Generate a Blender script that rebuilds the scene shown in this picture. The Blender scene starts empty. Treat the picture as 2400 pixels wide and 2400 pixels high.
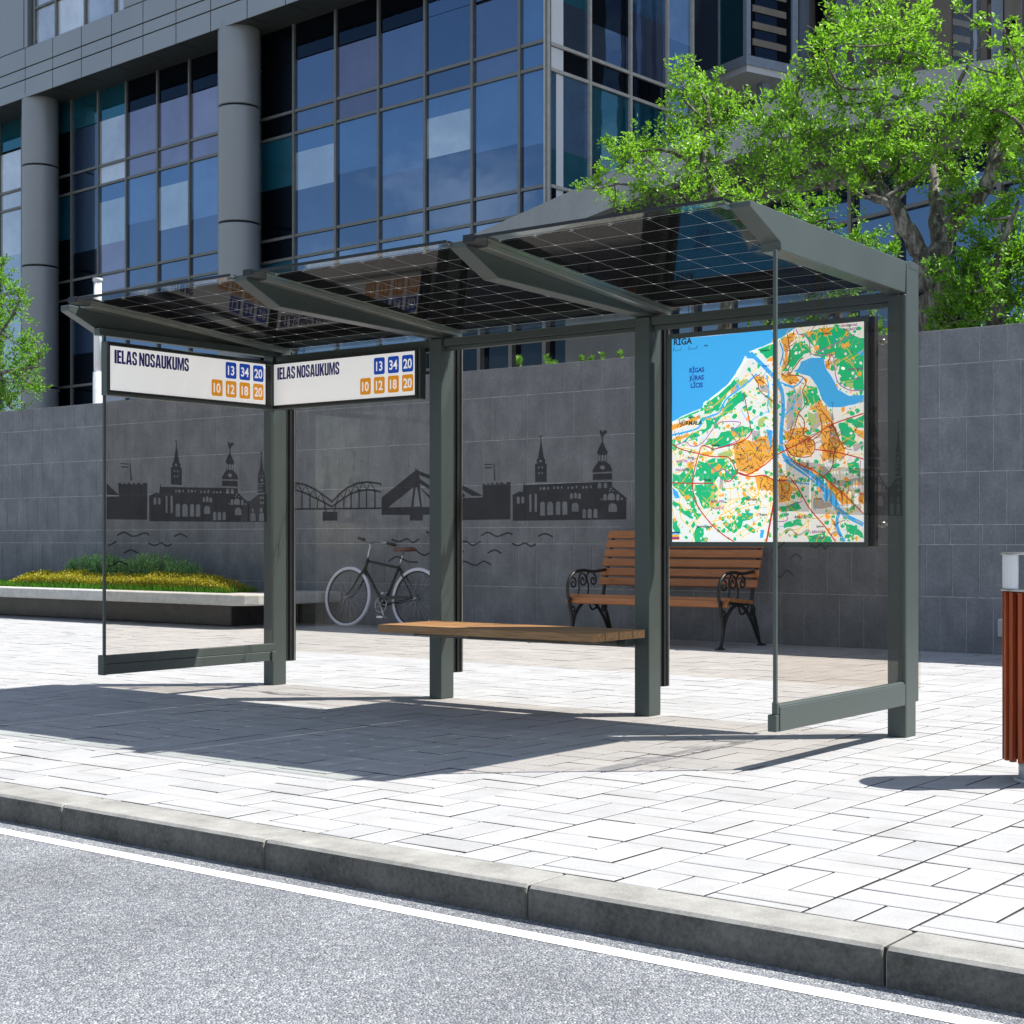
import bpy, bmesh, math, random
from mathutils import Vector, Matrix, Euler
import numpy as np
R = math.radians
scene = bpy.context.scene
col = scene.collection
# ------------------------------------------------------------------ camera
FPX, CX, HY, EYE = 3600.0, 1200.0, 1265.0, 1.0
cam = bpy.data.cameras.new('camera')
camo = bpy.data.objects.new('camera', cam)
col.objects.link(camo)
camo.location = (0, 0, EYE)
YAW = math.atan2(0.61135, 0.79136)
camo.rotation_euler = (R(90), 0, YAW)
cam.sensor_width = 36
cam.lens = 54
cam.shift_y = 65 / 2400
cam.clip_start = 0.05
cam.clip_end = 2000
scene.camera = camo
# ------------------------------------------------------------------ sky and sun
SUN = Vector((0.473, 0.43, 1.0)).normalized()
world = bpy.data.worlds.new('World')
scene.world = world
world.use_nodes = True
wn = world.node_tree
wn.nodes.clear()
sky = wn.nodes.new('ShaderNodeTexSky')
sky.sky_type = 'NISHITA'
sky.sun_disc = False
sky.sun_elevation = math.asin(SUN.z)
sky.sun_rotation = math.atan2(SUN.x, SUN.y)
sky.air_density = 1.0
sky.dust_density = 0.6
sky.ozone_density = 1.5
bg = wn.nodes.new('ShaderNodeBackground')
bg.inputs['Strength'].default_value = 0.084
wo = wn.nodes.new('ShaderNodeOutputWorld')
tcw = wn.nodes.new('ShaderNodeTexCoord'); mpw = wn.nodes.new('ShaderNodeMapping'); mpw.inputs['Scale'].default_value = (1, 1, 2.6)
wn.links.new(tcw.outputs['Generated'], mpw.inputs[0])
nzw = wn.nodes.new('ShaderNodeTexNoise'); nzw.inputs['Scale'].default_value = 3.2; nzw.inputs['Detail'].default_value = 9; nzw.inputs['Roughness'].default_value = 0.58
wn.links.new(mpw.outputs[0], nzw.inputs['Vector'])
crw = wn.nodes.new('ShaderNodeValToRGB'); crw.color_ramp.elements[0].position = 0.50; crw.color_ramp.elements[1].position = 0.68
wn.links.new(nzw.outputs['Fac'], crw.inputs[0])
mxw = wn.nodes.new('ShaderNodeMix'); mxw.data_type = 'RGBA'; mxw.inputs[7].default_value = (9.0, 9.4, 10.0, 1)
wn.links.new(crw.outputs[0], mxw.inputs[0]); wn.links.new(sky.outputs[0], mxw.inputs[6]); wn.links.new(mxw.outputs[2], bg.inputs[0])
wn.links.new(bg.outputs[0], wo.inputs[0])
sl = bpy.data.lights.new('sun', 'SUN')
sl.energy = 5.0
sl.angle = R(0.5)
sl.color = (1.0, 0.965, 0.91)
so = bpy.data.objects.new('sun', sl)
col.objects.link(so)
so.rotation_euler = SUN.to_track_quat('Z', 'Y').to_euler()
so.location = (6, 6, 14)
scene.view_settings.view_transform = 'Standard'
scene.view_settings.look = 'None'
scene.view_settings.gamma = 1
scene.view_settings.exposure = 0.72
scene.cycles.use_denoising = True
scene.cycles.max_bounces = 10
scene.cycles.diffuse_bounces = 4
scene.cycles.glossy_bounces = 5
scene.cycles.transparent_max_bounces = 32
scene.cycles.transmission_bounces = 6
scene.cycles.caustics_reflective = False
scene.cycles.caustics_refractive = False
scene.cycles.sample_clamp_indirect = 6

# ------------------------------------------------------------------ measuring helpers
_yd = Vector((FPX * FPX / 4660.0, FPX)).normalized()
_xd = Vector((_yd.y, -_yd.x))
def ray(x, y):
    r = Vector(((x - CX) / FPX, 1.0))
    return Vector((r.dot(_xd), r.dot(_yd), (HY - y) / FPX))
def atY(x, y, Y):
    r = ray(x, y); t = Y / r.y
    return Vector((r.x * t, Y, EYE + r.z * t))
# ------------------------------------------------------------------ objects
def link(o, parent=None):
    col.objects.link(o)
    if parent is not None: o.parent = parent
    return o
def tag(o, label=None, cat=None, group=None, kind=None):
    if label: o['label'] = label
    if cat: o['category'] = cat
    if group: o['group'] = group
    if kind: o['kind'] = kind
    return o
def thing(name, loc, label, cat, rz=0.0, group=None):
    o = bpy.data.objects.new(name, None)
    o.location = loc; o.rotation_euler = (0, 0, rz); o.empty_display_size = 0.2
    link(o); return tag(o, label, cat, group)

class MB:
    """collects solid shapes, then becomes ONE mesh object"""
    def __init__(s): s.v = []; s.f = []; s.m = []; s.sm = []
    def add(s, vs, fs, mi=0, smooth=False):
        b = len(s.v); s.v += [tuple(v) for v in vs]
        for f in fs: s.f.append([i + b for i in f]); s.m.append(mi); s.sm.append(smooth)
    def box(s, x0, x1, y0, y1, z0, z1, mi=0):
        if x0 > x1: x0, x1 = x1, x0
        if y0 > y1: y0, y1 = y1, y0
        if z0 > z1: z0, z1 = z1, z0
        s.add([(x0,y0,z0),(x1,y0,z0),(x1,y1,z0),(x0,y1,z0),(x0,y0,z1),(x1,y0,z1),(x1,y1,z1),(x0,y1,z1)],
              [(3,2,1,0),(4,5,6,7),(0,1,5,4),(1,2,6,5),(2,3,7,6),(3,0,4,7)], mi)
    def prism(s, prof, axis, a, b, mi=0):
        """profile polygon extruded along axis: 'x' takes (y,z), 'y' takes (x,z), 'z' takes (x,y)"""
        n = len(prof)
        def P(p, t):
            return (t, p[0], p[1]) if axis == 'x' else ((p[0], t, p[1]) if axis == 'y' else (p[0], p[1], t))
        ar = sum(prof[i][0] * prof[(i + 1) % n][1] - prof[(i + 1) % n][0] * prof[i][1] for i in range(n))
        pr = list(prof) if ar > 0 else list(prof)[::-1]
        if axis == 'y': pr = pr[::-1]
        vs = [P(p, a) for p in pr] + [P(p, b) for p in pr]
        fs = [tuple(range(n))[::-1], tuple(range(n, 2 * n))]
        fs += [(i, (i + 1) % n, n + (i + 1) % n, n + i) for i in range(n)]
        if a > b: fs = [f[::-1] for f in fs]
        s.add(vs, fs, mi)
    def quad(s, a, b, c, d, mi=0): s.add([a, b, c, d], [(0, 1, 2, 3)], mi)
    def tube(s, pts, rad, n=10, mi=0, close=False, cap=True):
        pts = [Vector(p) for p in pts]; k = len(pts)
        rs = rad if isinstance(rad, (list, tuple)) else [rad] * k
        vs = []; prev = None
        for i, p in enumerate(pts):
            if close: t = pts[(i + 1) % k] - pts[i - 1]
            else: t = pts[min(i + 1, k - 1)] - pts[max(i - 1, 0)]
            t.normalize()
            if prev is None:
                u = t.orthogonal().normalized()
            else:
                u = prev - t * prev.dot(t)
                u = u.normalized() if u.length > 1e-6 else t.orthogonal().normalized()
            prev = u; w = t.cross(u)
            for j in range(n):
                a = 2 * math.pi * j / n
                vs.append(p + (u * math.cos(a) + w * math.sin(a)) * rs[i])
        fs = []
        for i in range(k if close else k - 1):
            i2 = (i + 1) % k
            for j in range(n):
                j2 = (j + 1) % n
                fs.append((i * n + j, i * n + j2, i2 * n + j2, i2 * n + j))
        s.add(vs, fs, mi, True)
        if cap and not close:
            b = len(s.v) - k * n
            s.f.append([b + j for j in range(n)][::-1]); s.m.append(mi); s.sm.append(False)
            s.f.append([b + (k - 1) * n + j for j in range(n)]); s.m.append(mi); s.sm.append(False)
    def cyl(s, x, y, z0, z1, r0, r1=None, n=24, mi=0):
        s.tube([(x, y, z0), (x, y, z1)], [r0, r0 if r1 is None else r1], n, mi)
    def lathe(s, c, prof, n=32, mi=0):
        vs = []; k = len(prof)
        for r, z in prof:
            for j in range(n):
                a = 2 * math.pi * j / n
                vs.append((c[0] + r * math.cos(a), c[1] + r * math.sin(a), c[2] + z))
        fs = [(i * n + j, i * n + (j + 1) % n, (i + 1) * n + (j + 1) % n, (i + 1) * n + j) for i in range(k - 1) for j in range(n)]
        s.add(vs, fs, mi, True)
    def build(s, name, mats, parent=None, bevel=0.0, loc=None, seg=1):
        me = bpy.data.meshes.new(name)
        me.from_pydata(s.v, [], s.f)
        if not isinstance(mats, (list, tuple)): mats = [mats]
        for m in mats: me.materials.append(m)
        me.polygons.foreach_set('material_index', s.m)
        me.polygons.foreach_set('use_smooth', s.sm)
        me.update()
        o = bpy.data.objects.new(name, me)
        link(o, parent)
        if parent is not None:
            # vertices were given in world space: bring them into the parent's frame
            pm = Matrix.LocRotScale(parent_world(parent)[0], parent_world(parent)[1], None)
            me.transform(pm.inverted())
        if bevel:
            b = o.modifiers.new('bevel', 'BEVEL'); b.width = bevel; b.segments = seg
            b.limit_method = 'ANGLE'; b.angle_limit = R(40)
            b.harden_normals = False
        return o
def parent_world(o):
    m = o.matrix_basis.copy()
    p = o.parent
    while p is not None:
        m = p.matrix_basis @ m; p = p.parent
    l, r, _ = m.decompose()
    return l, r

# ------------------------------------------------------------------ materials
def newmat(name):
    m = bpy.data.materials.new(name); m.use_nodes = True
    nt = m.node_tree; nt.nodes.clear()
    out = nt.nodes.new('ShaderNodeOutputMaterial')
    return m, nt, out
def N(nt, t, **kw):
    n = nt.nodes.new(t)
    for k, v in kw.items():
        if k in n.inputs: n.inputs[k].default_value = v
        else: setattr(n, k, v)
    return n
def ramp(nt, fac, stops, interp='LINEAR'):
    r = nt.nodes.new('ShaderNodeValToRGB'); r.color_ramp.interpolation = interp
    e = r.color_ramp.elements
    while len(e) < len(stops): e.new(0.5)
    for i, (p, c) in enumerate(stops):
        e[i].position = p; e[i].color = (*c, 1) if len(c) == 3 else c
    nt.links.new(fac, r.inputs[0]); return r.outputs[0]
def mixc(nt, fac, a, b, mode='MIX'):
    m = nt.nodes.new('ShaderNodeMix'); m.data_type = 'RGBA'; m.blend_type = mode
    for i, v in ((0, fac), (6, a), (7, b)):
        if hasattr(v, 'links'): nt.links.new(v, m.inputs[i])
        elif i == 0: m.inputs[0].default_value = v
        else: m.inputs[i].default_value = (*v, 1)
    return m.outputs[2]
def math_(nt, op, a, b=None, c=None):
    m = nt.nodes.new('ShaderNodeMath'); m.operation = op
    for i, v in enumerate((a, b, c)):
        if v is None: continue
        if hasattr(v, 'links'): nt.links.new(v, m.inputs[i])
        else: m.inputs[i].default_value = v
    return m.outputs[0]
def coords(nt, scale=None, obj=True):
    tc = nt.nodes.new('ShaderNodeTexCoord')
    o = tc.outputs['Object' if obj else 'Generated']
    if scale is not None:
        mp = nt.nodes.new('ShaderNodeMapping')
        mp.inputs['Scale'].default_value = scale
        nt.links.new(o, mp.inputs[0]); o = mp.outputs[0]
    return o
def noise(nt, vec, scale, detail=4, rough=0.55):
    n = nt.nodes.new('ShaderNodeTexNoise')
    n.inputs['Scale'].default_value = scale; n.inputs['Detail'].default_value = detail
    n.inputs['Roughness'].default_value = rough
    nt.links.new(vec, n.inputs['Vector']); return n.outputs['Fac']
def bump(nt, h, strength=0.3, dist=0.01):
    b = nt.nodes.new('ShaderNodeBump'); b.inputs['Strength'].default_value = strength
    b.inputs['Distance'].default_value = dist
    nt.links.new(h, b.inputs['Height']); return b.outputs[0]
def principled(nt, out, base, rough=0.5, metal=0.0, normal=None, spec=None, coat=0.0):
    p = nt.nodes.new('ShaderNodeBsdfPrincipled')
    if hasattr(base, 'links'): nt.links.new(base, p.inputs['Base Color'])
    else: p.inputs['Base Color'].default_value = (*base, 1)
    if hasattr(rough, 'links'): nt.links.new(rough, p.inputs['Roughness'])
    else: p.inputs['Roughness'].default_value = rough
    p.inputs['Metallic'].default_value = metal
    if spec is not None: p.inputs['Specular IOR Level'].default_value = spec
    if coat: p.inputs['Coat Weight'].default_value = coat; p.inputs['Coat Roughness'].default_value = 0.08
    if normal is not None: nt.links.new(normal, p.inputs['Normal'])
    if out is not None: nt.links.new(p.outputs[0], out.inputs[0])
    return p
def painted(name, c, rough=0.4, metal=0.0, var=0.12, scale=6.0, bstr=0.04):
    m, nt, out = newmat(name); v = coords(nt)
    n1 = noise(nt, v, scale, 6, 0.6); n2 = noise(nt, v, 220, 2)
    c0 = tuple(x * (1 - var) for x in c); c1 = tuple(min(1, x * (1 + var)) for x in c)
    cc = ramp(nt, n1, [(0.3, c0), (0.7, c1)])
    rr = math_(nt, 'MULTIPLY_ADD', n1, 0.16, rough - 0.08)
    principled(nt, out, cc, rr, metal, bump(nt, n2, bstr, 0.001))
    return m
M = {}
M['frame'] = painted('frame_paint', (0.064, 0.082, 0.076), 0.38, 0.0, 0.06, 3.0, 0.05)
M['rubber'] = painted('black_rubber', (0.012, 0.012, 0.012), 0.6)
M['rail'] = painted('rail_metal', (0.42, 0.43, 0.39), 0.32, 0.75, 0.06)
M['steel'] = painted('brushed_steel', (0.55, 0.55, 0.56), 0.3, 0.9, 0.08)
M['dark'] = painted('dark_metal', (0.02, 0.021, 0.022), 0.45, 0.2)
M['iron'] = painted('cast_iron', (0.018, 0.018, 0.02), 0.42, 0.3, 0.2, 20, 0.15)
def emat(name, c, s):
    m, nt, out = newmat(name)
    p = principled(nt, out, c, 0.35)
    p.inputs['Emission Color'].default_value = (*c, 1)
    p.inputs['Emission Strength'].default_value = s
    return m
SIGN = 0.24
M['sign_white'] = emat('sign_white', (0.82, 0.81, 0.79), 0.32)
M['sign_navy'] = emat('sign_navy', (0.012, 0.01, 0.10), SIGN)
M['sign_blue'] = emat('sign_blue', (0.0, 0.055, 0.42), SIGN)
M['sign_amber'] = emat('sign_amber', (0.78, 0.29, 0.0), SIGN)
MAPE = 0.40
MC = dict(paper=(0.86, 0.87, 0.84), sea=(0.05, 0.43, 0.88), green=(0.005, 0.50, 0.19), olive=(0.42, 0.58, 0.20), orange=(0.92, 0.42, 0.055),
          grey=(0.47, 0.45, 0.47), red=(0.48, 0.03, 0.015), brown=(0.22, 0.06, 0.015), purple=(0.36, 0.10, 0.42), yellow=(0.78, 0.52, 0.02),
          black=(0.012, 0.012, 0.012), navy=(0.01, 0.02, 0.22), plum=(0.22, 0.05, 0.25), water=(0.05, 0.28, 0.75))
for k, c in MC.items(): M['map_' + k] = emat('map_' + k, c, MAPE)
# skylight tinted pane: two faces per pane
def glassmat(name, tint, refl=1.0, rough=0.0):
    m, nt, out = newmat(name)
    tr = N(nt, 'ShaderNodeBsdfTransparent'); tr.inputs[0].default_value = (*tint, 1)
    gl = N(nt, 'ShaderNodeBsdfGlossy'); gl.inputs['Roughness'].default_value = rough
    gl.inputs[0].default_value = (1, 1, 1, 1)
    fr = N(nt, 'ShaderNodeFresnel'); fr.inputs[0].default_value = 1.45
    f = math_(nt, 'MULTIPLY', fr.outputs[0], refl)
    mx = N(nt, 'ShaderNodeMixShader')
    nt.links.new(f, mx.inputs[0]); nt.links.new(tr.outputs[0], mx.inputs[1]); nt.links.new(gl.outputs[0], mx.inputs[2])
    nt.links.new(mx.outputs[0], out.inputs[0]); return m
M['glass'] = glassmat('smoked_glass', (0.93, 0.905, 0.875), 0.07)
M['glass_edge'] = painted('glass_edge', (0.03, 0.05, 0.045), 0.2)
# etched print on the glass
m, nt, out = newmat('etched_print')
tr = N(nt, 'ShaderNodeBsdfTransparent'); tr.inputs[0].default_value = (0.42, 0.41, 0.42, 1)
df = N(nt, 'ShaderNodeBsdfDiffuse'); df.inputs[0].default_value = (0.03, 0.03, 0.032, 1)
mx = N(nt, 'ShaderNodeMixShader'); mx.inputs[0].default_value = 0.35
nt.links.new(tr.outputs[0], mx.inputs[1]); nt.links.new(df.outputs[0], mx.inputs[2]); nt.links.new(mx.outputs[0], out.inputs[0])
M['etch'] = m
M['etch_light'] = glassmat('etched_print_light', (0.62, 0.61, 0.61), 0.2)
# solar glass: opaque cells, clear gaps (object coordinates in metres)
m, nt, out = newmat('solar_glass')
tc = N(nt, 'ShaderNodeTexCoord'); sp = N(nt, 'ShaderNodeSeparateXYZ'); nt.links.new(tc.outputs['Object'], sp.inputs[0])
PX, PY = 0.2125, 0.1765
def cellco(o, p, off=0.0):
    q = math_(nt, 'FRACT', math_(nt, 'DIVIDE', math_(nt, 'ADD', o, 50 * p + off), p))
    d = math_(nt, 'SUBTRACT', 0.5, math_(nt, 'ABSOLUTE', math_(nt, 'SUBTRACT', q, 0.5)))
    return q, math_(nt, 'MULTIPLY', d, p)
qx, dx = cellco(sp.outputs[0], PX); qy, dy = cellco(sp.outputs[1], PY)
gap = math_(nt, 'LESS_THAN', math_(nt, 'MINIMUM', dx, dy), 0.0022)
cor = math_(nt, 'LESS_THAN', math_(nt, 'ADD', dx, dy), 0.011)
clear = math_(nt, 'MAXIMUM', gap, cor)
_, db_ = cellco(sp.outputs[0], PX / 10.0)
bus = math_(nt, 'LESS_THAN', db_, 0.0007)
atm = nt.nodes.new('ShaderNodeAttribute'); atm.attribute_name = 'margin'
margin = atm.outputs['Fac']
clear = math_(nt, 'MAXIMUM', clear, margin)
cb = mixc(nt, bus, (0.004, 0.004, 0.005), (0.085, 0.08, 0.078))
cell = principled(nt, None, cb, 0.22, 0.0)
cell.inputs['Specular IOR Level'].default_value = 0.0
tr = N(nt, 'ShaderNodeBsdfTransparent'); tr.inputs[0].default_value = (0.90, 0.92, 0.90, 1)
tl = N(nt, 'ShaderNodeBsdfTranslucent'); tl.inputs[0].default_value = (0.8, 0.82, 0.82, 1)
mxt = N(nt, 'ShaderNodeMixShader'); nt.links.new(math_(nt, 'MULTIPLY', math_(nt, 'SUBTRACT', 1.0, margin), 0.3), mxt.inputs[0]); nt.links.new(tr.outputs[0], mxt.inputs[1]); nt.links.new(tl.outputs[0], mxt.inputs[2])
mx1 = N(nt, 'ShaderNodeMixShader'); nt.links.new(clear, mx1.inputs[0]); nt.links.new(cell.outputs[0], mx1.inputs[1]); nt.links.new(mxt.outputs[0], mx1.inputs[2])
gl = N(nt, 'ShaderNodeBsdfGlossy'); gl.inputs['Roughness'].default_value = 0.06
fr = N(nt, 'ShaderNodeFresnel'); fr.inputs[0].default_value = 1.5
fr_ = math_(nt, 'MULTIPLY', fr.outputs[0], 0.30)
mx2 = N(nt, 'ShaderNodeMixShader'); nt.links.new(fr_, mx2.inputs[0]); nt.links.new(mx1.outputs[0], mx2.inputs[1]); nt.links.new(gl.outputs[0], mx2.inputs[2])
nt.links.new(mx2.outputs[0], out.inputs[0]); M['solar'] = m
# wood
def wood(name, a, b, rough=0.5, axis='x', scale=1.0, coat=0.0):
    m, nt, out = newmat(name)
    sc = {'x': (1.2, 22, 22), 'z': (22, 22, 1.2), 'y': (22, 1.2, 22)}[axis]
    v = coords(nt, tuple(s * scale for s in sc))
    n1 = noise(nt, v, 2.2, 8, 0.7); n2 = noise(nt, coords(nt, tuple(s * scale * 4 for s in sc)), 2.0, 5, 0.7)
    f = math_(nt, 'MULTIPLY_ADD', n2, 0.4, math_(nt, 'MULTIPLY', n1, 0.6))
    c = ramp(nt, f, [(0.36, a), (0.5, tuple((x + y) / 2 for x, y in zip(a, b))), (0.64, b)])
    principled(nt, out, c, rough, 0, bump(nt, f, 0.35, 0.002), coat=coat); return m
M['oak'] = wood('oak_plank', (0.20, 0.085, 0.03), (0.55, 0.32, 0.14), 0.55)
M['bench_wood'] = wood('varnished_wood', (0.30, 0.095, 0.02), (0.52, 0.20, 0.055), 0.32, coat=0.3)
M['bin_wood'] = wood('red_wood', (0.20, 0.028, 0.006), (0.42, 0.070, 0.012), 0.4, 'z')
# asphalt
m, nt, out = newmat('asphalt'); v = coords(nt)
vo = N(nt, 'ShaderNodeTexVoronoi'); vo.inputs['Scale'].default_value = 150; nt.links.new(v, vo.inputs['Vector'])
sp = N(nt, 'ShaderNodeSeparateColor'); nt.links.new(vo.outputs['Color'], sp.inputs[0])
vo2 = N(nt, 'ShaderNodeTexVoronoi'); vo2.inputs['Scale'].default_value = 85; nt.links.new(v, vo2.inputs['Vector'])
sp2 = N(nt, 'ShaderNodeSeparateColor'); nt.links.new(vo2.outputs['Color'], sp2.inputs[0])
c1 = ramp(nt, sp.outputs[0], [(0.0, (0.10, 0.11, 0.125)), (0.45, (0.20, 0.21, 0.235)), (0.75, (0.30, 0.315, 0.34)), (0.93, (0.52, 0.53, 0.54)), (1.0, (0.66, 0.66, 0.66))])
c2 = ramp(nt, sp2.outputs[1], [(0.0, (0.14, 0.15, 0.17)), (0.6, (0.24, 0.25, 0.27)), (1.0, (0.44, 0.45, 0.47))])
c3 = mixc(nt, 0.45, c1, c2)
big = noise(nt, v, 0.9, 5, 0.6)
c4 = mixc(nt, 1.0, c3, ramp(nt, big, [(0.32, (0.74, 0.74, 0.745)), (0.66, (1.2, 1.2, 1.19))]), 'MULTIPLY')
hh = math_(nt, 'ADD', math_(nt, 'MULTIPLY', vo.outputs['Distance'], -60.0), math_(nt, 'MULTIPLY', sp.outputs[1], 0.5))
principled(nt, out, c4, 0.75, 0, bump(nt, hh, 0.5, 0.003)); M['asphalt'] = m
# road paint
m, nt, out = newmat('road_paint'); v = coords(nt)
n1 = noise(nt, v, 60, 4, 0.7)
principled(nt, out, ramp(nt, n1, [(0.3, (0.62, 0.61, 0.58)), (0.55, (0.82, 0.81, 0.78))]), 0.6, 0, bump(nt, noise(nt, v, 150, 2), 0.4, 0.003)); M['paint'] = m
# paving stone (per-stone tone attribute)
m, nt, out = newmat('paving_stone'); v = coords(nt)
at = N(nt, 'ShaderNodeAttribute'); at.attribute_name = 'tone'
tone = at.outputs['Fac']
base = ramp(nt, tone, [(0.0, (0.375, 0.377, 0.382)), (0.5, (0.405, 0.406, 0.408)), (1.0, (0.435, 0.435, 0.432))])
sp_ = noise(nt, v, 130, 3, 0.7); st = noise(nt, v, 3.5, 6, 0.65)
base = mixc(nt, 1.0, base, ramp(nt, sp_, [(0.3, (0.86, 0.86, 0.87)), (0.6, (1.04, 1.04, 1.04))]), 'MULTIPLY')
base = mixc(nt, 1.0, base, ramp(nt, st, [(0.3, (0.86, 0.85, 0.83)), (0.55, (1.0, 1.0, 1.0))]), 'MULTIPLY')
principled(nt, out, base, 0.8, 0, bump(nt, math_(nt, 'ADD', sp_, math_(nt, 'MULTIPLY', st, 0.6)), 0.35, 0.003), spec=0.3); M['paver'] = m
M['joint'] = painted('joint_sand', (0.035, 0.035, 0.036), 0.9, 0, 0.3, 30)
# kerb granite
def stone(name, a, b, sc=8.0, rough=0.8, fine=90, bs=0.3):
    m, nt, out = newmat(name); v = coords(nt)
    n1 = noise(nt, v, sc, 8, 0.65); n2 = noise(nt, v, fine, 3, 0.7)
    f = math_(nt, 'ADD', math_(nt, 'MULTIPLY', n1, 0.65), math_(nt, 'MULTIPLY', n2, 0.35))
    principled(nt, out, ramp(nt, f, [(0.33, a), (0.66, b)]), rough, 0, bump(nt, f, bs, 0.006)); return m
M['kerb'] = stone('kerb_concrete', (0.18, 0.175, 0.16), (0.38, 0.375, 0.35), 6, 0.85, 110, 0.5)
M['kerb_face'] = stone('kerb_face_shade', (0.045, 0.043, 0.038), (0.17, 0.165, 0.15), 5, 0.9, 80, 0.7)  # darker copy of the kerb: shade on the front face put into the colour
M['conc'] = stone('pale_concrete', (0.30, 0.305, 0.31), (0.46, 0.46, 0.46), 1.6, 0.8, 40, 0.15)
M['fascia'] = stone('fascia_concrete', (0.34, 0.345, 0.36), (0.46, 0.465, 0.475), 0.7, 0.8, 14, 0.1)
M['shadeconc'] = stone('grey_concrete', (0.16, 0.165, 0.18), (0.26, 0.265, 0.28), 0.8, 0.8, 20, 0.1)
M['slab'] = stone('planter_slab', (0.36, 0.355, 0.33), (0.56, 0.555, 0.53), 12, 0.75, 70)
M['basalt'] = stone('planter_base', (0.012, 0.011, 0.011), (0.07, 0.062, 0.06), 5, 0.35, 30, 0.1)
M['soil'] = stone('soil', (0.02, 0.015, 0.01), (0.06, 0.045, 0.03), 30)
M['land'] = stone('ground_earth', (0.10, 0.11, 0.08), (0.18, 0.18, 0.14), 0.5)
# wall cladding stone: row heights and staggered joints are cut in geometry; tone by attribute
m, nt, out = newmat('wall_slab'); v = coords(nt, (1, 1, 1))
at = N(nt, 'ShaderNodeAttribute'); at.attribute_name = 'tone'
a1 = noise(nt, coords(nt, (2.2, 2.2, 1.6)), 1.6, 9, 0.68); a2 = noise(nt, v, 34, 5, 0.7); a3 = noise(nt, coords(nt, (14, 14, 1.4)), 1.5, 4, 0.6)
f = math_(nt, 'ADD', math_(nt, 'ADD', math_(nt, 'MULTIPLY', a1, 0.58), math_(nt, 'MULTIPLY', a2, 0.34)), math_(nt, 'MULTIPLY', a3, 0.08))
c = ramp(nt, f, [(0.36, (0.115, 0.121, 0.134)), (0.5, (0.175, 0.183, 0.198)), (0.64, (0.25, 0.26, 0.278))])
c = mixc(nt, 1.0, c, ramp(nt, at.outputs['Fac'], [(0.0, (0.97, 0.97, 0.97)), (1.0, (1.03, 1.03, 1.03))]), 'MULTIPLY')
principled(nt, out, c, 0.75, 0, bump(nt, f, 0.5, 0.006)); M['wall'] = m
M['grout'] = painted('pale_grout', (0.36, 0.37, 0.39), 0.9, 0, 0.3, 12)
# foliage
def leafmat(name, a, b, trans=0.45):
    m, nt, out = newmat(name)
    at = N(nt, 'ShaderNodeAttribute'); at.attribute_name = 'tone'
    c = ramp(nt, at.outputs['Fac'], [(0.0, a), (1.0, b)])
    d = N(nt, 'ShaderNodeBsdfPrincipled'); d.inputs['Roughness'].default_value = 0.42
    d.inputs['Specular IOR Level'].default_value = 0.4
    nt.links.new(c, d.inputs['Base Color'])
    t = N(nt, 'ShaderNodeBsdfTranslucent')
    tc_ = mixc(nt, 1.0, c, (1.12, 1.2, 0.6), 'MULTIPLY'); nt.links.new(tc_, t.inputs[0])
    mx = N(nt, 'ShaderNodeMixShader'); mx.inputs[0].default_value = trans
    nt.links.new(d.outputs[0], mx.inputs[1]); nt.links.new(t.outputs[0], mx.inputs[2]); nt.links.new(mx.outputs[0], out.inputs[0])
    return m
M['leaf'] = leafmat('leaf_green', (0.075, 0.22, 0.016), (0.35, 0.61, 0.07))
M['leaf_dark'] = leafmat('leaf_deep_green', (0.06, 0.18, 0.016), (0.23, 0.47, 0.045))
M['leaf_yellow'] = leafmat('leaf_yellow', (0.22, 0.20, 0.012), (0.58, 0.52, 0.05), 0.35)
M['leaf_grey'] = leafmat('leaf_grey_green', (0.16, 0.36, 0.12), (0.42, 0.68, 0.32), 0.35)
M['grass'] = leafmat('grass_blade', (0.03, 0.12, 0.008), (0.12, 0.34, 0.02), 0.35)
m, nt, out = newmat('bark'); v = coords(nt, (1, 1, 0.35))
n1 = noise(nt, v, 16, 8, 0.75); n2 = noise(nt, coords(nt), 5, 4)
f = math_(nt, 'ADD', math_(nt, 'MULTIPLY', n1, 0.75), math_(nt, 'MULTIPLY', n2, 0.25))
principled(nt, out, ramp(nt, f, [(0.38, (0.025, 0.02, 0.018)), (0.5, (0.13, 0.115, 0.10)), (0.62, (0.40, 0.37, 0.33))]), 0.85, 0, bump(nt, n1, 0.9, 0.03)); M['bark'] = m
# facade metals and panes
M['clad'] = painted('cladding_panel', (0.36, 0.385, 0.42), 0.42, 0.25, 0.05, 0.4, 0.0)
M['seam'] = painted('dark_seam', (0.008, 0.009, 0.011), 0.7)
M['column'] = painted('column_panel', (0.34, 0.355, 0.385), 0.45, 0.2, 0.06, 0.4, 0.0)
M['soffit'] = painted('soffit_panel', (0.075, 0.082, 0.085), 0.6, 0.1)
M['mull'] = painted('mullion_grey', (0.20, 0.20, 0.195), 0.45, 0.3)
M['mull_white'] = painted('mullion_white', (0.52, 0.50, 0.47), 0.4, 0.1)
M['post_blue'] = painted('pale_blue_post', (0.36, 0.43, 0.55), 0.45, 0.2)
M['beige'] = stone('beige_stone', (0.22, 0.19, 0.165), (0.33, 0.285, 0.25), 0.6, 0.8, 12, 0.1)
M['white'] = painted('white_panel', (0.78, 0.79, 0.82), 0.5, 0, 0.02)
M['lamp_grey'] = painted('lamp_base_grey', (0.55, 0.57, 0.60), 0.45)
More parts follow.
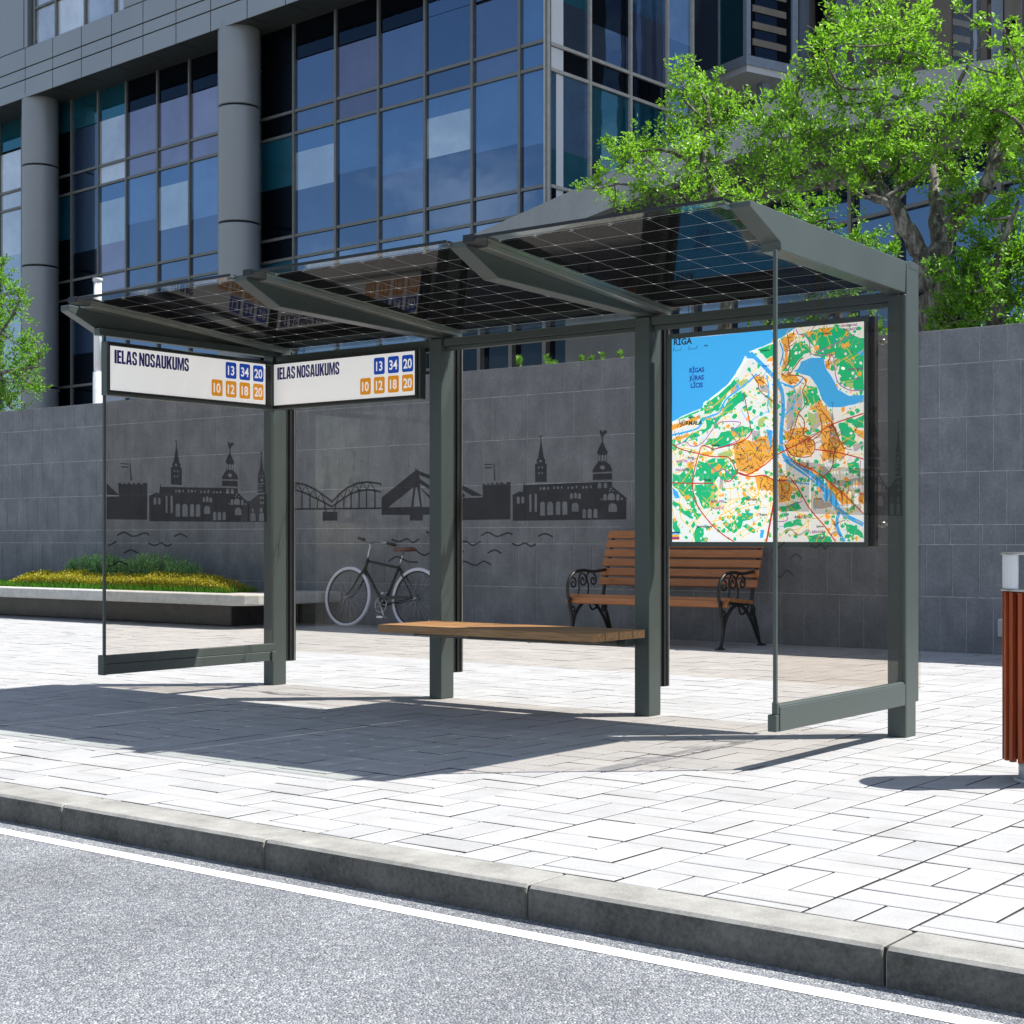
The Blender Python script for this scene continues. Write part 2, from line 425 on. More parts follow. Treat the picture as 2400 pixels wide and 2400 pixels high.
def pane(name, c, refl, tint, rough=0.02, base_rough=0.6):
    m, nt, out = newmat(name); v = coords(nt)
    n = noise(nt, v, 0.55, 5, 0.6)
    cc = ramp(nt, n, [(0.3, tuple(x * 0.7 for x in c)), (0.7, tuple(x * 1.3 for x in c))])
    oi = N(nt, 'ShaderNodeObjectInfo'); cc = mixc(nt, 1.0, cc, ramp(nt, oi.outputs['Random'], [(0.0, (0.68, 0.72, 0.78)), (1.0, (1.3, 1.25, 1.2))]), 'MULTIPLY')
    d = N(nt, 'ShaderNodeBsdfDiffuse'); nt.links.new(cc, d.inputs[0])
    g = N(nt, 'ShaderNodeBsdfGlossy'); g.inputs['Roughness'].default_value = rough; g.inputs[0].default_value = (*tint, 1)
    nb = noise(nt, v, 0.8, 2); nt.links.new(bump(nt, nb, 0.05, 0.05), g.inputs['Normal'])
    mx = N(nt, 'ShaderNodeMixShader'); mx.inputs[0].default_value = refl
    nt.links.new(d.outputs[0], mx.inputs[1]); nt.links.new(g.outputs[0], mx.inputs[2]); nt.links.new(mx.outputs[0], out.inputs[0]); return m
TB = (0.42, 0.60, 0.88)
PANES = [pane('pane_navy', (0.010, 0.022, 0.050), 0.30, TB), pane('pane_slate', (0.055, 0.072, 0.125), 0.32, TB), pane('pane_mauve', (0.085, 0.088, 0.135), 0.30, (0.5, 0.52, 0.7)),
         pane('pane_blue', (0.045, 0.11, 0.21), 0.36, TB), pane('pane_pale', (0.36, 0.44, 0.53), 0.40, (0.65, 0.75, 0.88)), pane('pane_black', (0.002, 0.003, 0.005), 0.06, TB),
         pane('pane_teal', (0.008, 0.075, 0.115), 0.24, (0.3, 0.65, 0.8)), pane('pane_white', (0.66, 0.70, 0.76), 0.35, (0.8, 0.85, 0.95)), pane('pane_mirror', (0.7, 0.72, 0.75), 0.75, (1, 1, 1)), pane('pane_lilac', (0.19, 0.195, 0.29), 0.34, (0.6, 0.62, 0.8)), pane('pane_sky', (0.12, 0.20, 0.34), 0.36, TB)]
NAVY, SLATE, MAUVE, BLUE, PALE, BLACK, TEAL, WHITE, MIRROR, LILAC, SKYB = range(11)
# ------------------------------------------------------------------ 2D outline -> thin mesh (holes allowed)
def flat_shapes(shapes, thick=0.0):
    """shapes: list of [outer, hole, hole...] in metres -> (verts2d, faces)"""
    cu = bpy.data.curves.new('outline', 'CURVE'); cu.dimensions = '2D'; cu.fill_mode = 'BOTH'
    V = []; F = []
    for sh in shapes:
        for s in list(cu.splines): cu.splines.remove(s)
        for lp in sh:
            s = cu.splines.new('POLY'); s.points.add(len(lp) - 1)
            for i, p in enumerate(lp): s.points[i].co = (p[0], p[1], 0, 1)
            s.use_cyclic_u = True
        ob = bpy.data.objects.new('outline', cu)
        me = ob.to_mesh()
        b = len(V)
        V += [(v.co.x, v.co.y) for v in me.vertices]
        F += [[i + b for i in p.vertices] for p in me.polygons]
        ob.to_mesh_clear(); bpy.data.objects.remove(ob)
    bpy.data.curves.remove(cu)
    return V, F
def stroke_quads(pts, w):
    pts = [Vector(p) for p in pts]; out = []
    L = []; Rr = []
    for i, p in enumerate(pts):
        t = (pts[min(i + 1, len(pts) - 1)] - pts[max(i - 1, 0)])
        t = t.normalized() if t.length else Vector((1, 0)); n = Vector((-t.y, t.x)) * w / 2
        L.append(p + n); Rr.append(p - n)
    return [[L[i], Rr[i], Rr[i + 1], L[i + 1]] for i in range(len(pts) - 1)]
def smooth_line(pts, k=5):
    P = [Vector(p) for p in pts]; out = []
    for i in range(len(P) - 1):
        p0 = P[max(i - 1, 0)]; p1 = P[i]; p2 = P[i + 1]; p3 = P[min(i + 2, len(P) - 1)]
        for j in range(k):
            t = j / k
            out.append(0.5 * ((2 * p1) + (p2 - p0) * t + (2 * p0 - 5 * p1 + 4 * p2 - p3) * t * t + (3 * p1 - p0 - 3 * p2 + p3) * t ** 3))
    out.append(P[-1]); return out
def text_shapes(txt, size, align='LEFT', xs=1.0, offset=0.0, height=None):
    cu = bpy.data.curves.new('lettering', 'FONT'); cu.body = txt; cu.size = size; cu.align_x = align; cu.offset = offset; cu.resolution_u = 4
    ob = bpy.data.objects.new('lettering', cu); col.objects.link(ob)
    me = ob.to_mesh()
    V = [(v.co.x * xs, v.co.y) for v in me.vertices]; F = [list(p.vertices) for p in me.polygons]
    ob.to_mesh_clear(); bpy.data.objects.remove(ob); bpy.data.curves.remove(cu)
    return V, F
CITY=[[[(-421,1125),(-18,1126),(-15,1358),(-47,1359),(-49,1349),(-72,1348),(-75,1357),(-96,1357),(-99,1347),(-114,1347),(-115,1356),(-131,1356),(-135,1346),(-151,1346),(-152,1355),(-168,1355),(-171,1345),(-186,1345),(-188,1354),(-199,1355),(-205,1345),(-220,1345),(-221,1353),(-242,1351),(-236,1267),(-404,1265),(-421,1230)]],[[(-434,1349),(-234,1275),(-325,1277),(-434,1319)]],[[(-434,1306),(-380,1278),(-421,1266),(-434,1266)]],[[(-153,1476),(-147,1475),(-136,1370),(-146,1370)]],[[(-225,1476),(-163,1474),(-163,1468),(-225,1469)]],[[(-222,1457),(-163,1455),(-163,1448),(-222,1449)]],[[(0,1117),(-2,1278),(57,1300),(78,1293),(88,1360),(94,1337),(348,1340),(604,1344),(740,1344),(742,1315),(844,1246),(841,1119)],[(33,1224),(33,1259),(34,1263),(38,1266),(43,1267),(49,1266),(52,1263),(54,1259),(54,1223)],[(68,1225),(68,1258),(69,1263),(73,1265),(78,1266),(84,1265),(87,1262),(89,1258),(89,1225)],[(129,1171),(129,1275),(130,1278),(133,1280),(137,1281),(141,1280),(144,1278),(145,1274),(145,1171)],[(170,1171),(170,1276),(171,1280),(174,1282),(178,1283),(183,1282),(186,1279),(187,1276),(187,1170)],[(212,1148),(212,1219),(214,1226),(221,1231),(230,1233),(239,1231),(246,1226),(248,1218),(248,1148)],[(266,1150),(266,1215),(269,1224),(277,1230),(288,1232),(299,1230),(307,1223),(310,1214),(310,1150)],[(330,1151),(330,1219),(332,1226),(339,1231),(347,1233),(355,1231),(362,1226),(364,1219),(364,1151)],[(379,1151),(379,1217),(381,1225),(388,1230),(398,1232),(407,1230),(414,1224),(416,1217),(416,1151)],[(436,1248),(436,1271),(437,1275),(441,1278),(447,1279),(452,1278),(456,1275),(457,1270),(457,1247)],[(466,1249),(466,1276),(468,1280),(471,1283),(476,1284),(481,1282),(484,1279),(486,1275),(486,1248)],[(494,1247),(494,1269),(495,1274),(499,1277),(505,1278),(511,1277),(515,1273),(517,1268),(517,1246)],[(449,1170),(449,1203),(452,1213),(461,1220),(474,1223),(487,1220),(496,1212),(499,1202),(499,1169)],[(527,1129),(527,1173),(528,1179),(533,1183),(540,1184),(547,1182),(552,1178),(554,1173),(554,1129)],[(566,1130),(566,1173),(568,1179),(573,1184),(581,1185),(588,1183),(593,1179),(595,1173),(595,1129)],[(608,1131),(608,1173),(609,1179),(615,1183),(622,1185),(629,1183),(634,1178),(636,1172),(636,1131)],[(716,1165),(716,1191),(720,1204),(731,1213),(746,1216),(761,1212),(772,1203),(776,1190),(776,1164)],[(679,1233),(679,1262),(681,1266),(685,1270),(690,1271),(696,1270),(700,1266),(702,1261),(702,1232)],[(709,1235),(709,1256),(713,1266),(722,1274),(735,1276),(748,1273),(757,1266),(760,1255),(760,1234)],[(771,1233),(771,1260),(772,1265),(776,1268),(782,1269),(788,1268),(792,1264),(793,1260),(793,1232)],[(660,1246),(671,1246),(671,1234),(660,1234)],[(802,1235),(802,1242),(803,1245),(806,1247),(810,1248),(814,1247),(816,1244),(817,1241),(817,1234)],[(638,1306),(638,1329),(640,1334),(645,1338),(652,1339),(658,1338),(663,1334),(665,1328),(665,1305)],[(681,1306),(681,1328),(683,1334),(687,1337),(693,1338),(699,1337),(704,1333),(706,1328),(706,1306)],[(220,1313),(219,1307),(216,1304),(212,1304),(209,1307),(208,1313),(209,1319),(212,1322),(216,1322),(219,1318)],[(253,1313),(251,1307),(245,1304),(237,1304),(231,1308),(229,1313),(231,1319),(237,1322),(245,1322),(251,1319)],[(279,1314),(278,1308),(275,1305),(271,1305),(268,1308),(267,1314),(268,1320),(271,1323),(275,1323),(278,1320)],[(324,1315),(323,1310),(320,1306),(316,1306),(313,1310),(312,1316),(313,1321),(316,1325),(320,1325),(323,1321)],[(357,1315),(355,1310),(349,1307),(343,1307),(337,1310),(335,1315),(337,1320),(343,1323),(349,1323),(355,1319)],[(381,1316),(380,1310),(377,1307),(373,1307),(370,1310),(369,1316),(370,1322),(373,1325),(377,1325),(380,1322)],[(429,1314),(428,1309),(425,1306),(421,1306),(418,1309),(417,1314),(418,1319),(421,1323),(425,1322),(428,1319)],[(464,1313),(462,1309),(457,1307),(450,1307),(445,1309),(443,1314),(445,1318),(450,1320),(457,1320),(462,1318)],[(492,1317),(490,1311),(487,1308),(483,1308),(479,1311),(478,1317),(479,1323),(483,1326),(487,1326),(490,1322)],[(538,1313),(537,1308),(534,1305),(531,1305),(528,1308),(527,1314),(528,1319),(531,1322),(534,1322),(537,1319)],[(566,1314),(565,1309),(560,1307),(555,1307),(550,1310),(549,1314),(550,1318),(555,1321),(560,1320),(565,1318)],[(596,1317),(595,1312),(591,1309),(587,1309),(584,1312),(583,1317),(584,1322),(587,1325),(591,1325),(595,1322)],[(742,1302),(740,1299),(736,1297),(730,1297),(726,1299),(725,1302),(726,1306),(730,1308),(736,1307),(740,1305)],[(730,1290),(729,1287),(726,1285),(722,1285),(718,1287),(717,1290),(718,1293),(722,1294),(726,1294),(729,1293)],[(756,1289),(754,1287),(751,1285),(747,1285),(744,1287),(742,1290),(744,1292),(747,1294),(751,1294),(754,1292)]],[[(173,1354),(173,1466),(190,1469),(182,1484),(196,1502),(215,1602),(213,1629),(201,1641),(210,1639),(218,1633),(225,1638),(236,1643),(221,1629),(221,1602),(241,1500),(253,1484),(248,1467),(262,1463),(262,1352)],[(225,1480),(223,1476),(218,1474),(212,1474),(207,1477),(205,1481),(207,1485),(212,1488),(218,1488),(223,1485)],[(197,1449),(207,1448),(207,1435),(197,1435)],[(223,1448),(233,1448),(233,1434),(223,1434)],[(197,1415),(207,1414),(207,1401),(197,1401)],[(221,1414),(231,1414),(231,1400),(221,1400)]],[[(604,1393),(740,1394),(742,1355),(602,1356)]],[[(600,1400),(604,1421),(631,1452),(640,1459),(642,1511),(631,1515),(652,1554),(669,1585),(667,1604),(657,1627),(652,1648),(664,1650),(673,1639),(683,1649),(702,1648),(705,1634),(690,1623),(678,1612),(676,1584),(688,1556),(713,1515),(705,1507),(705,1458),(730,1441),(742,1417),(744,1403)],[(691,1429),(688,1422),(678,1418),(667,1418),(657,1423),(653,1430),(657,1437),(667,1441),(678,1440),(688,1436)],[(644,1467),(644,1498),(645,1501),(648,1503),(652,1504),(655,1503),(658,1501),(659,1497),(659,1467)],[(665,1467),(665,1497),(666,1500),(669,1503),(672,1503),(676,1502),(679,1500),(680,1497),(680,1466)],[(686,1466),(686,1497),(687,1500),(690,1502),(693,1503),(697,1502),(700,1499),(701,1496),(701,1465)]]]
SPIRE=[[[(833,1120),(828,1266),(852,1261),(925,1308),(1006,1314),(1006,1121)],[(857,1126),(857,1166),(860,1175),(868,1181),(880,1183),(891,1181),(899,1175),(902,1167),(902,1126)],[(934,1126),(934,1167),(937,1176),(946,1182),(957,1184),(968,1182),(977,1176),(980,1168),(980,1127)],[(868,1211),(884,1211),(884,1189),(868,1189)],[(942,1188),(942,1208),(944,1212),(948,1216),(954,1217),(960,1216),(964,1213),(965,1209),(965,1188)],[(957,1287),(956,1282),(951,1279),(946,1278),(942,1281),(941,1286),(942,1291),(946,1294),(951,1295),(956,1292)],[(978,1287),(977,1282),(973,1279),(968,1279),(964,1282),(962,1287),(964,1292),(968,1295),(973,1295),(977,1292)],[(957,1251),(956,1246),(951,1242),(946,1242),(942,1245),(941,1250),(942,1255),(946,1258),(951,1259),(956,1256)],[(978,1251),(977,1246),(973,1243),(968,1243),(964,1246),(962,1251),(964,1256),(968,1259),(973,1259),(977,1256)]],[[(921,1316),(920,1376),(993,1382),(993,1321)],[(938,1364),(937,1360),(934,1357),(931,1357),(929,1360),(928,1364),(929,1368),(931,1371),(934,1371),(937,1369)],[(959,1365),(958,1361),(955,1358),(952,1358),(950,1360),(949,1365),(950,1369),(952,1372),(955,1372),(958,1369)],[(938,1338),(937,1334),(934,1331),(931,1331),(929,1333),(928,1338),(929,1342),(931,1345),(934,1345),(937,1342)],[(959,1338),(958,1334),(955,1332),(952,1331),(950,1334),(949,1338),(950,1343),(952,1345),(955,1345),(958,1343)]],[[(921,1382),(925,1436),(933,1466),(944,1503),(952,1581),(944,1601),(957,1596),(970,1605),(960,1582),(968,1504),(978,1468),(986,1438),(993,1386)],[(972,1407),(969,1402),(963,1398),(955,1398),(948,1401),(946,1407),(948,1412),(955,1416),(963,1416),(969,1413)],[(946,1433),(945,1430),(942,1427),(939,1427),(937,1429),(936,1433),(937,1436),(939,1439),(942,1439),(945,1437)],[(970,1434),(969,1430),(967,1428),(964,1428),(961,1430),(960,1434),(961,1437),(964,1439),(967,1440),(969,1437)]]]
WAVES=[[(-252,1025),(-197,1046),(-123,1021),(-37,1043),(-2,1029)],[(196,1021),(253,1037),(308,1016)],[(-434,985),(-369,988),(-320,964),(-255,990)],[(-7,978),(44,964),(96,980),(142,959),(179,975)],[(-201,915),(-144,936),(-89,915)],[(-434,907),(-391,928)],[(-420,844),(-388,863),(-298,837),(-234,865),(-170,842)]]
BRIDGE=[[[(-7465,1192),(-7325,1190),(-7325,1130),(-7465,1131)]],[[(-6919,1165),(-6919,1280),(-6623,1451),(-6623,1471),(-6617,1471),(-6617,1457),(-6606,1456),(-6606,1470),(-6600,1470),(-6600,1452),(-6434,1397),(-6434,1372),(-6589,1421),(-6580,1395),(-6434,1315),(-6434,1292),(-6583,1366),(-6577,1337),(-6434,1249),(-6434,1163),(-6554,1161),(-6558,1124),(-6669,1125),(-6669,1162)],[(-6859,1214),(-6638,1342),(-6657,1215),(-6778,1214)],[(-6618,1338),(-6605,1341),(-6579,1216),(-6637,1215)],[(-6583,1337),(-6479,1249),(-6434,1209),(-6562,1213)]]]
TRUSS=[([(-7796,1214),(-6919,1209)],7),([(-7796,1393),(-7717,1394),(-7630,1380),(-7545,1349),(-7460,1307),(-7376,1258)],8),([(-7796,1347),(-7717,1345),(-7630,1322),(-7545,1290),(-7460,1258),(-7376,1225)],8),([(-7376,1258),(-7309,1310),(-7226,1354),(-7144,1379),(-7047,1387),(-6924,1371)],8),([(-7376,1225),(-7292,1268),(-7210,1308),(-7128,1328),(-7031,1335),(-6924,1317)],8),([(-7748,1346),(-7748,1217)],8),([(-7665,1331),(-7665,1216)],8),([(-7587,1306),(-7587,1215)],8),([(-7516,1279),(-7516,1214)],8),([(-7443,1252),(-7443,1213)],8),([(-7748,1346),(-7707,1392),(-7665,1331)],6),([(-7665,1331),(-7626,1378),(-7587,1306)],6),([(-7587,1306),(-7551,1351),(-7516,1279)],6),([(-7516,1279),(-7479,1316),(-7443,1252)],6),([(-7342,1242),(-7342,1212)],8),([(-7264,1282),(-7264,1211)],8),([(-7197,1312),(-7197,1210)],8),([(-7123,1329),(-7123,1209)],8),([(-7055,1333),(-7055,1209)],8),([(-6978,1326),(-6978,1208)],8),([(-7342,1242),(-7303,1313),(-7264,1282)],6),([(-7264,1282),(-7230,1352),(-7197,1312)],6),([(-7197,1312),(-7160,1374),(-7123,1329)],6),([(-7123,1329),(-7089,1383),(-7055,1333)],6),([(-7055,1333),(-7016,1383),(-6978,1326)],6),([(-6924,1374),(-6924,1356)],5),([(-7438,1213),(-7429,1189)],7),([(-7349,1212),(-7357,1188)],7)]
WAVES2=[[(-6828,1004),(-6762,988),(-6692,1007),(-6646,981),(-6589,1004)],[(-6857,852),(-6832,870),(-6778,888),(-6684,857),(-6599,855)],[(-6608,924),(-6547,900),(-6490,918),(-6471,924)],[(-6528,1053),(-6471,1030)]]
MAPAREA={'sea':[[(0,1145),(771,1144),(710,1108),(649,1083),(576,1059),(493,1038),(516,1009),(539,993),(478,1002),(467,1018),(440,968),(409,922),(362,871),(308,833),(253,799),(205,774),(198,750),(188,744),(134,729),(61,705),(0,678)],[(787,924),(806,962),(864,978),(935,972),(950,919),(985,865),(1020,798),(1083,762),(1164,763),(1164,725),(1104,715),(1034,706),(964,710),(928,751),(900,824),(856,880),(787,904),(762,912)],[(4,306),(37,285),(53,250),(29,243),(8,271)],[(1132,990),(1164,1001),(1164,969),(1139,967)],[(561,67),(584,63),(580,26),(561,20)],[(595,609),(636,600),(629,494)],[(401,862),(424,874),(436,846),(417,840)],[(935,254),(960,260),(964,215),(942,215)]],'green':[[(209,767),(253,788),(316,826),(378,870),(409,902),(440,886),(409,848),(362,823),(331,784),(308,744),(253,713),(209,708)],[(229,638),(209,694),(269,685),(316,703),(355,769),(409,807),(451,831),(486,796),(440,764),(409,746),(386,720),(316,689),(284,650),(198,599),(134,567),(69,562),(126,608),(174,620)],[(12,687),(93,714),(174,734),(183,729),(93,697),(12,678)],[(174,455),(213,440),(269,465),(347,456),(378,428),(409,366),(378,353),(347,333),(300,362),(253,308),(174,344),(150,379)],[(4,390),(45,375),(93,415),(134,435),(143,379),(138,297),(166,213),(134,186),(93,228),(45,285),(4,320)],[(4,236),(45,215),(85,173),(118,186),(174,158),(198,164),(166,123),(118,131),(53,173),(4,208)],[(150,317),(205,323),(269,328),(300,293),(277,259),(284,225),(237,185),(205,185),(174,241),(143,283)],[(166,89),(205,75),(213,47),(198,27),(237,20),(229,0),(150,0),(134,41)],[(4,132),(37,117),(37,90),(69,41),(20,55),(4,76)],[(339,84),(409,121),(440,162),(516,158),(512,127),(455,114),(440,74),(393,47),(374,57)],[(784,1102),(842,1117),(892,1123),(964,1127),(1020,1125),(1069,1111),(1111,1076),(1164,1058),(1164,789),(1111,792),(1097,819),(1055,808),(1027,849),(1020,895),(1027,953),(985,975),(878,988),(885,1022),(849,1071),(820,1106)],[(780,1076),(806,1054),(842,1051),(864,1004),(827,1006),(806,982),(769,945),(755,926),(688,917),(718,962),(733,1014)],[(827,835),(900,821),(907,778),(921,745),(885,734),(856,715),(820,730),(813,777)],[(1020,622),(1055,627),(1083,600),(1125,573),(1111,534),(1125,521),(1083,490),(1041,518),(1034,570)],[(1069,652),(1111,638),(1164,661),(1164,593),(1111,599),(1090,619),(1062,627)],[(378,611),(440,636),(486,627),(531,638),(516,605),(455,571),(409,576),(378,550),(316,518),(277,527),(245,542),(205,536),(237,569),(292,574),(316,607)],[(1055,97),(1111,84),(1153,51),(1164,19),(1111,39),(1083,1),(1055,19),(1069,58)],[(673,186),(725,198),(784,217),(809,178),(747,165),(681,159)],[(677,146),(733,159),(733,144),(677,126)],[(539,1049),(644,1070),(647,1020),(599,990),(576,1018)],[(440,236),(478,256),(489,242),(451,216)],[(401,183),(424,189),(447,155),(409,169)],[(703,99),(784,125),(820,85),(769,86),(703,73)],[(849,33),(921,45),(978,26),(985,1),(849,1)],[(447,87),(478,101),(531,60),(520,46)],[(447,405),(470,422),(478,411),(451,385)],[(1069,413),(1132,424),(1139,347),(1083,361)],[(827,612),(856,584),(874,570),(842,565)]],'olive':[[(842,696),(885,675),(900,641),(867,610),(842,644)],[(409,881),(478,891),(493,869),(447,838)],[(992,955),(1027,959),(1020,914),(996,929)],[(292,485),(378,509),(390,475),(331,450)],[(546,658),(591,682),(584,623),(546,624)],[(440,602),(486,617),(478,587),(440,582)],[(253,281),(277,273),(269,198),(237,185)],[(614,808),(636,760),(629,714),(606,755)],[(784,574),(820,579),(798,534)],[(1062,834),(1104,831),(1097,799),(1069,811)],[(747,337),(806,323),(813,309),(762,317)]],'orange':[[(393,536),(455,567),(516,545),(561,570),(636,573),(647,466),(599,434),(546,382),(486,371),(424,392),(401,454)],[(524,356),(584,361),(647,336),(647,270),(550,281)],[(710,524),(784,548),(849,571),(885,517),(871,465),(806,454),(740,463)],[(921,620),(992,630),(999,571),(1027,538),(1062,491),(1055,433),(985,442),(928,418),(921,542)],[(849,703),(914,752),(950,704),(992,630),(914,627),(903,693)],[(710,590),(755,608),(842,611),(820,559),(755,535),(710,550)],[(673,339),(710,358),(747,304),(791,283),(755,271),(740,218),(673,212)],[(950,332),(1020,279),(1069,252),(1090,200),(1055,194),(999,234),(964,280)],[(685,1077),(740,1119),(777,1113),(762,1077),(733,1053),(725,948),(692,923),(710,1015)],[(516,902),(584,897),(591,857),(561,845),(535,867)],[(685,894),(725,908),(769,892),(806,863),(769,846),(740,841),(696,870)],[(0,659),(93,679),(174,707),(183,689),(93,655),(0,628)],[(1104,599),(1164,577),(1164,532),(1125,553)],[(4,579),(93,606),(126,602),(53,570)],[(942,959),(978,950),(974,904),(950,919)],[(718,437),(784,429),(871,393),(914,340),(856,361),(769,403)],[(190,495),(269,506),(261,486),(198,475)],[(378,836),(409,861),(401,834),(370,795)],[(1139,263),(1164,257),(1164,192),(1132,212)],[(606,989),(636,1001),(647,973),(599,973)],[(985,117),(1020,110),(1006,58)],[(93,443),(142,449),(142,407),(106,415)],[(835,1118),(871,1121),(864,1092),(842,1094)],[(914,1128),(992,1124),(950,1102),(914,1111)]],'grey':[[(501,606),(561,603),(561,556),(516,552)],[(784,435),(928,411),(1013,324),(1164,340),(1164,295),(1069,297),(1027,292),(914,340)],[(733,815),(769,786),(791,692),(755,615),(718,597),(718,716)],[(308,396),(331,402),(331,293),(304,293)],[(554,852),(606,849),(621,801),(561,818)],[(871,675),(921,705),(985,676),(999,643),(921,620),(856,571),(856,610)],[(878,229),(999,214),(1013,182),(878,177)],[(386,856),(417,874),(432,833),(393,821)],[(1097,509),(1164,520),(1164,494),(1111,470)],[(486,465),(554,463),(546,423),(501,411)],[(755,747),(806,837),(813,731),(791,686)]]}
MAPLINE=[('sea',30,[(501,1031),(546,987),(599,936),(659,872),(692,804),(699,710),(690,618),(688,525),(710,451)]),('sea',50,[(710,451),(784,402),(878,341),(964,260),(1020,175)]),('sea',30,[(1020,175),(1069,136),(1164,90)]),('sea',24,[(1027,168),(1013,84),(1055,1)]),('sea',14,[(0,603),(93,617),(174,637),(201,681),(253,699),(308,717),(347,783),(424,833),(501,882),(539,914)]),('sea',10,[(703,843),(769,813),(762,734),(710,683)]),('sea',10,[(599,903),(614,822),(606,742),(614,701)]),('sea',5,[(614,708),(524,672),(501,646),(455,703),(447,723)]),('sea',10,[(681,858),(769,832),(820,875)]),('sea',5,[(150,607),(166,572)]),('sea',9,[(718,331),(784,316),(856,308)]),('sea',12,[(681,1071),(699,1016),(681,951)]),('paper',5,[(769,1138),(649,1078),(497,1036)]),('paper',6,[(478,1012),(440,961),(409,915),(362,867),(308,828),(253,792),(208,767)]),('paper',5,[(190,742),(134,724),(61,700),(0,674)]),('paper',6,[(740,430),(820,375),(892,321)]),('red',4,[(4,551),(61,521),(174,493),(269,472),(355,469),(393,434),(424,379),(501,357),(584,361),(647,333),(718,331)]),('red',4,[(269,513),(201,536),(174,482),(142,379),(138,297),(166,206),(253,102),(331,40),(401,1)]),('red',4,[(0,334),(126,328),(269,325)]),('red',4,[(335,337),(378,336),(424,379),(486,367),(584,415),(647,460),(710,491),(871,557),(985,618),(1164,667)]),('red',7,[(647,233),(629,140),(599,1)]),('red',4,[(710,524),(755,436),(892,373),(1034,265),(1164,147)]),('red',4,[(740,344),(791,283),(856,177),(942,85),(1006,1)]),('red',4,[(885,491),(1034,466),(1164,430)]),('red',4,[(269,513),(424,542),(486,570),(512,606)]),('brown',4,[(791,686),(842,749),(813,797),(835,848),(806,883),(725,895)]),('brown',4,[(791,686),(827,638),(820,572),(878,537),(885,491),(849,453),(755,463),(718,510)]),('brown',4,[(508,606),(497,653),(470,770),(455,818)]),('brown',4,[(508,916),(546,866),(561,818),(636,760)]),('brown',4,[(921,699),(999,604),(1027,512),(999,474),(985,390),(928,339)]),('brown',4,[(914,673),(928,588),(878,544)]),('brown',4,[(740,900),(798,969),(820,981)]),('brown',4,[(725,1114),(740,993),(710,929)]),('brown',4,[(791,686),(740,549),(710,537)]),('brown',4,[(985,618),(1055,485)]),('purple',3,[(20,543),(93,561),(126,536),(198,550),(292,649),(362,663),(440,653),(409,624),(378,625),(440,575),(393,543),(269,513)]),('purple',3,[(777,1136),(791,1108),(827,1099),(856,1057),(856,1011),(892,989),(985,982),(999,916),(1020,836),(1083,794),(1164,786)]),('purple',3,[(892,1002),(999,1039),(1111,1082)]),('purple',3,[(813,217),(718,179),(725,119),(673,109)]),('purple',3,[(229,439),(292,389),(331,402),(393,359)]),('purple',3,[(1146,424),(1139,276),(1164,244)]),('purple',3,[(292,649),(269,698)]),('yellow',3,[(4,509),(77,527),(174,503),(269,493)]),('yellow',3,[(0,299),(77,346),(174,482)]),('yellow',3,[(61,187),(53,243),(93,297),(126,328)]),('yellow',3,[(269,325),(296,300),(284,211),(237,164),(213,130)]),('yellow',3,[(53,187),(69,124),(142,61),(134,0)]),('yellow',3,[(257,112),(331,129),(440,182),(546,208)]),('yellow',3,[(308,143),(424,196),(539,248)]),('yellow',3,[(440,304),(486,317),(539,322)]),('yellow',3,[(331,293),(409,298),(447,338)]),('yellow',3,[(440,223),(424,298),(516,269),(546,255)]),('yellow',3,[(636,266),(621,180),(599,120)]),('yellow',3,[(213,749),(237,734),(331,798),(378,836),(486,910)]),('yellow',3,[(455,872),(451,831),(546,772)]),('yellow',3,[(885,1002),(907,1118),(964,1127)]),('yellow',3,[(174,503),(93,471),(29,438)]),('yellow',3,[(820,151),(892,124),(964,143),(985,84),(928,1)]),('yellow',3,[(673,19),(718,59),(798,72),(856,124)]),('yellow',3,[(362,442),(324,402)]),('yellow',3,[(12,383),(85,409),(110,450)]),('yellow',3,[(486,128),(561,181),(546,275)]),('yellow',3,[(378,128),(331,183),(378,230),(440,236)]),('yellow',3,[(820,138),(755,178),(703,219)]),('yellow',3,[(277,609),(261,520)]),('yellow',3,[(331,504),(424,487),(501,491),(576,482),(647,486)]),('yellow',3,[(849,190),(885,249),(928,176)]),('yellow',3,[(928,65),(892,1)]),('yellow',3,[(20,131),(4,187)])]
MAPTEXT=[('RĪGA',11,1109,31,'black','L'),('RĪGAS',163,947,23,'navy','C'),('JŪRAS',163,904,23,'navy','C'),('LĪCIS',163,862,23,'navy','C'),('JŪRMALA',128,654,21,'black','C'),('Babīte',284,529,12,'black','C'),('Piņķi',126,464,12,'black','C'),('Skulte',232,338,12,'black','C'),('Mārupe',508,226,13,'black','C'),('Tīraine',576,142,12,'black','C'),('Jaunmārupe',212,80,13,'black','C'),('BALOŽI',804,126,13,'black','C'),('BABĪTES',68,447,12,'plum','C'),('PAGASTS',68,398,13,'plum','C'),('MĀRUPES',296,217,12,'plum','C'),('PAGASTS',296,180,12,'plum','C'),('CARNIKAVAS',1076,1125,11,'plum','C'),('PAGASTS',1090,1103,12,'plum','C'),('Daugava',595,950,8,'navy','C'),('GARKALNES',1120,895,10,'plum','C'),('PAG.',1129,845,10,'plum','C'),('Mangaļsala',591,1034,8,'black','C'),('Ķekava',917,78,9,'black','C'),('ĶEKAVAS',907,48,11,'plum','C'),('PAGASTS',914,15,12,'plum','C'),('0',11,1087,9,'black','L'),('1',59,1086,9,'black','L'),('2',111,1086,9,'black','L'),('3',162,1086,9,'black','L'),('4km',212,1087,9,'black','L'),('Langstiņi',953,1095,9,'black','C'),('IMANTA',440,450,8,'black','C'),('BULDURI',130,693,7,'black','C'),('Rumbula',907,226,8,'black','C')]
